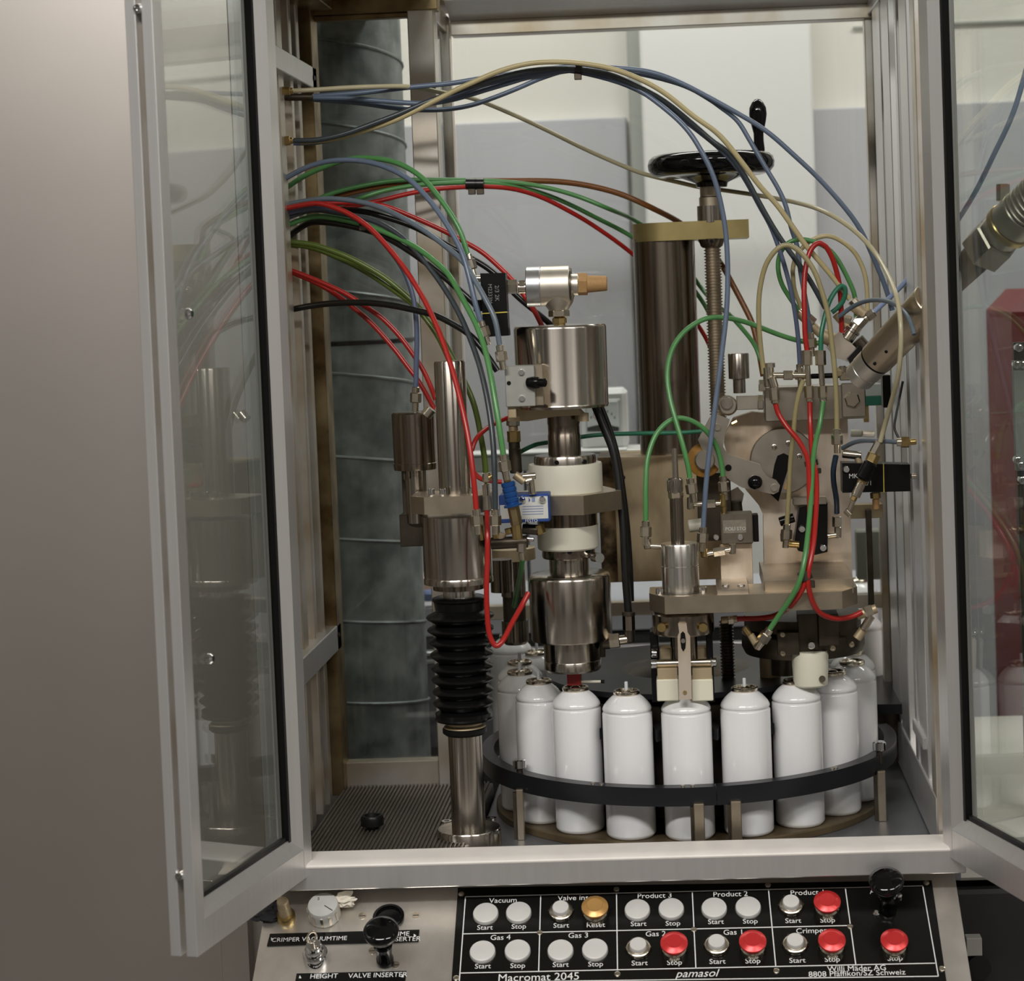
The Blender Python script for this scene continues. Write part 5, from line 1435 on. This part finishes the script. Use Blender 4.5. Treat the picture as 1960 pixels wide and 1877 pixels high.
# crumpled tissue
random.seed(11)
tp = thing('crumpled_tissue', pan(650, 1722), 'crumpled cream tissue stuffed behind the white dial', 'tissue')
bm = bmesh.new()
bmesh.ops.create_icosphere(bm, subdivisions=3, radius=1)
base = pan(655, 1724, .010)
for v in bm.verts:
    k_ = 1 + random.uniform(-.35, .25)
    c_ = v.co * k_
    v.co = base + X1 * c_.x * .014 + PV * c_.y * .007 + PN * c_.z * .006
    v.co.x += .0
mb = MB(); mb.bm.free(); mb.bm = bm
mb.build('tissue_wad', paper, tp, 0)
bm = bmesh.new()
P0 = [pan(640, 1728, .004), pan(648, 1712, .018), pan(662, 1708, .02), pan(676, 1708, .018), pan(668, 1722, .01), pan(655, 1732, .004)]
mb = MB(); mb.bm.free(); mb.bm = bm
mb.prism(P0, PN * .003)
mb.build('tissue_corner', paper, tp, 0)
# small knurled grease gap rag at the console corner
rg = thing('dark_rag', pan(520, 1735), 'crumpled dark rag wedged between door and console corner', 'rag')
bm = bmesh.new()
bmesh.ops.create_icosphere(bm, subdivisions=3, radius=1)
base = pan(512, 1742, .004)
for v in bm.verts:
    c_ = v.co * (1 + random.uniform(-.3, .3))
    v.co = base + X1 * c_.x * .017 + PV * c_.y * .012 + PN * c_.z * .005
mb = MB(); mb.bm.free(); mb.bm = bm
mb.build('rag_wad', mat('charcoal_cloth', (.03, .03, .033), .9), rg, 0)
# ================================================================ beside and behind the machine
p0, p1 = at(1926, 560, 2.9), at(2080, 560, 2.9)
rb = thing('red_blur_box', ((p0.x + p1.x) / 2, 2.95, 0), 'dark red box standing in for a red blur beyond the open door pane', 'machine cover')  # added box, stands in for an unidentified red blur
MB().box(((p0.x + p1.x) / 2, 2.98, .78), (p1.x - p0.x, .3, 1.50), None, .03).build('box_shell', mat('dark_red_stand_in', (.22, .018, .018), .5), rb)
MB().box(((p0.x + p1.x) / 2, 2.98, .03), (p1.x - p0.x - .02, .28, .06), None, .002).build('plinth', black, rb)
br = thing('bolted_bracket', at(1950, 940, 2.2), 'pale bolted steel bracket at the picture edge beyond the door', 'bracket')
MB().pbox(1942, 690, 1990, 900, 2.25, .01).build('bracket_plate', mat('pale_green_zinc', (.45, .48, .44), .45, .7), br)
for x, y in ((1950, 665), (1946, 697), (1957, 697), (1948, 880), (1954, 890), (1957, 918)):
    MB().lathe(at(x, y, 2.25), (0, -1, 0), [(-.008, .0045), (.004, .0045), (.005, .003)], 12).build('bolt', chrome, br)
MB().pbox(1944, 655, 1990, 925, 2.262, .008).build('back_strip', steel_dark, br)
c = at(1966, 925, 2.27)
MB().box((c.x, 2.275, c.z / 2), (.02, .014, c.z), None, .001).build('bracket_post', steel_dark, br)
# dark machine below the red box and console neighbour
nb_ = thing('neighbour_machine', at(1930, 1800, 2.3), 'dark neighbouring machine base with cream enamel cover beside the console', 'machine')
p = at(1836, 1700, 2.16)
MB().box((p.x + .35, 2.5, .47), (.7, .6, .86), None, .004).build('dark_base', mat('dark_machine_paint', (.02, .02, .02), .5), nb_)
MB().box((p.x + .35, 2.5, .935), (.7, .6, .05), None, .004).build('cream_cover', mat('cream_enamel', (.62, .60, .54), .5), nb_)
MB().cyl(at(1875, 1852, 2.14), at(1875, 1852, 2.2), .012, 20).build('round_foot', black, nb_)
MB().pbox(1850, 1795, 1880, 1830, 2.185, .03).build('cream_bracket', mat('grey_cream_enamel', (.45, .43, .39), .5), nb_)
# bench with instrument behind the glass
YBK = 3.0
bn = thing('back_conveyor', at(1000, 1300, YBK), 'grey conveyor bench with bright rails standing behind the glazed back', 'conveyor')
MB().pbox(690, 1150, 1720, 1206, YBK, .25, .002).build('bench_front', bench_l, bn)
MB().pbox(690, 1178 + 30, 1720, 1238, YBK + .02, .2).build('dark_belt', bench_d, bn)
MB().pbox(690, 1236, 1720, 1243, YBK - .03, .02).build('bright_rail', alu, bn)
MB().pbox(690, 1251, 1720, 1258, YBK - .03, .02).build('bright_rail', alu, bn)
MB().pbox(690, 1260, 1720, 1420, YBK + .02, .2).build('lower_panel', mat('dark_bench_panel', (.20, .20, .215), .5), bn)
MB().pbox(690, 1420, 1720, 2700, YBK + .05, .2).build('bench_leg_panel', bench_d, bn)
gi = thing('gauge_instrument', at(1160, 1140, 2.95), 'pale instrument housing with a square dial gauge behind the crimper', 'instrument')
MB().pbox(1112, 746, 1200, 862, 2.95, .08, .006).build('housing', inst_m, gi)
MB().pbox(1120, 764, 1188, 828, 2.948, .004, .002).build('dial_bezel', mat('pale_grey_bezel', (.5, .51, .51), .4), gi)
MB().pbox(1124, 768, 1184, 818, 2.946, .002, .001).build('dial_face', mat('dial_white', (.74, .76, .76), .4), gi)
MB().pprism([(1124, 818), (1140, 814), (1155, 812), (1170, 814), (1184, 818), (1184, 825), (1124, 825)], 2.9455, .001).build('dial_arc', print_k, gi)
for i in range(7):
    a = math.radians(150 - i * 20)
    x, y = 1154 + 26 * math.cos(a), 812 - 26 * math.sin(a)
    MB().pbox(x - 1, y - 2, x + 1, y + 2, 2.9455, .0005, 0).build('dial_tick', print_k, gi)
text('V', at(1154, 800, 2.9455), X1, Z1, .008, print_k, gi)
MB().cyl(at(1154, 816, 2.9450), at(1134, 795, 2.9450), .0004, 6).build('needle', redtube, gi)
MB().pbox(1112, 862, 1235, 878, 2.93, .1, .002).build('housing_foot', inst_m, gi)
bm_ = thing('grey_beam', at(1000, 900, 2.92), 'pale grey beam running behind the crimper above the bench', 'beam')
MB().pbox(892, 868, 1200, 900, 2.92, .05, .002).build('beam_web', mat('beam_enamel', (.48, .47, .45), .5), bm_)
MB().pbox(892, 864, 1200, 869, 2.915, .06, .001).build('beam_flange', inst_m, bm_)
MB().pbox(1006, 868, 1010, 1150, 2.96, .03, .002).build('beam_leg', bench_d, bm_)
MB().pbox(1196, 868, 1200, 1150, 2.96, .03, .002).build('beam_leg', bench_d, bm_)
gb = thing('green_terminal_box', at(1670, 776, 2.5), 'small green and white terminal box behind the slanting lance', 'box')
MB().pbox(1654, 758, 1688, 776, 2.48, .03).build('green_box', green_box, gb)
MB().pbox(1654, 735, 1688, 758, 2.48, .03).build('pale_box', mat('pale_green_box', (.42, .47, .43), .5), gb)
MB().pbox(1653, 776, 1663, 808, 2.485, .012).build('brass_post', brass, gb)
MB().pbox(1640, 1015, 1690, 1110, 2.66, .03, .002).build('grey_screen', mat('olive_grey_panel', (.16, .16, .13), .5), gb)
# yellow white small fitting in the gap by the posts
sfw = thing('white_plug', at(1645, 830, 2.5), 'small ivory and brass plug seen in the gap beside the cam plate', 'plug')
pc(sfw, 'ivory_plug', (1628, 829), (1650, 829), 7, 2.5, nylon, 16)
pc(sfw, 'brass_tail', (1650, 830), (1674, 831), 6, 2.5, nickel, 8)
pst = thing('infeed_post', at(1667, 1150, 2.52), 'flat dark bronze post crossing in front of the infeed cans', 'post')
MB().pbox(1660, 975, 1671, 1165, 2.45, .01).build('post_bar', steel_dark, pst)
MB().pbox(1625, 965, 1690, 992, 2.46, .02).build('cross_bar', rusty, pst)
# cardboard and blue item on the bench near the duct
bx_ = thing('peach_carton', at(825, 1118, 3.1), 'small peach carton on the bench beside the duct', 'box')
MB().pbox(800, 1105, 850, 1150, 3.06, .08, .002).build('carton', skin_m, bx_)
cpb = thing('bottle_stopper', at(822, 1150, 2.99), 'small blue stopper lying on the bench in front of the peach carton', 'stopper')
MB().lathe(at(822, 1148, 3.01), Z1, [(0, .012), (.01, .012), (.014, .009)], 20).build('cap_shell', mat('dusty_blue', (.10, .16, .32), .5), cpb)
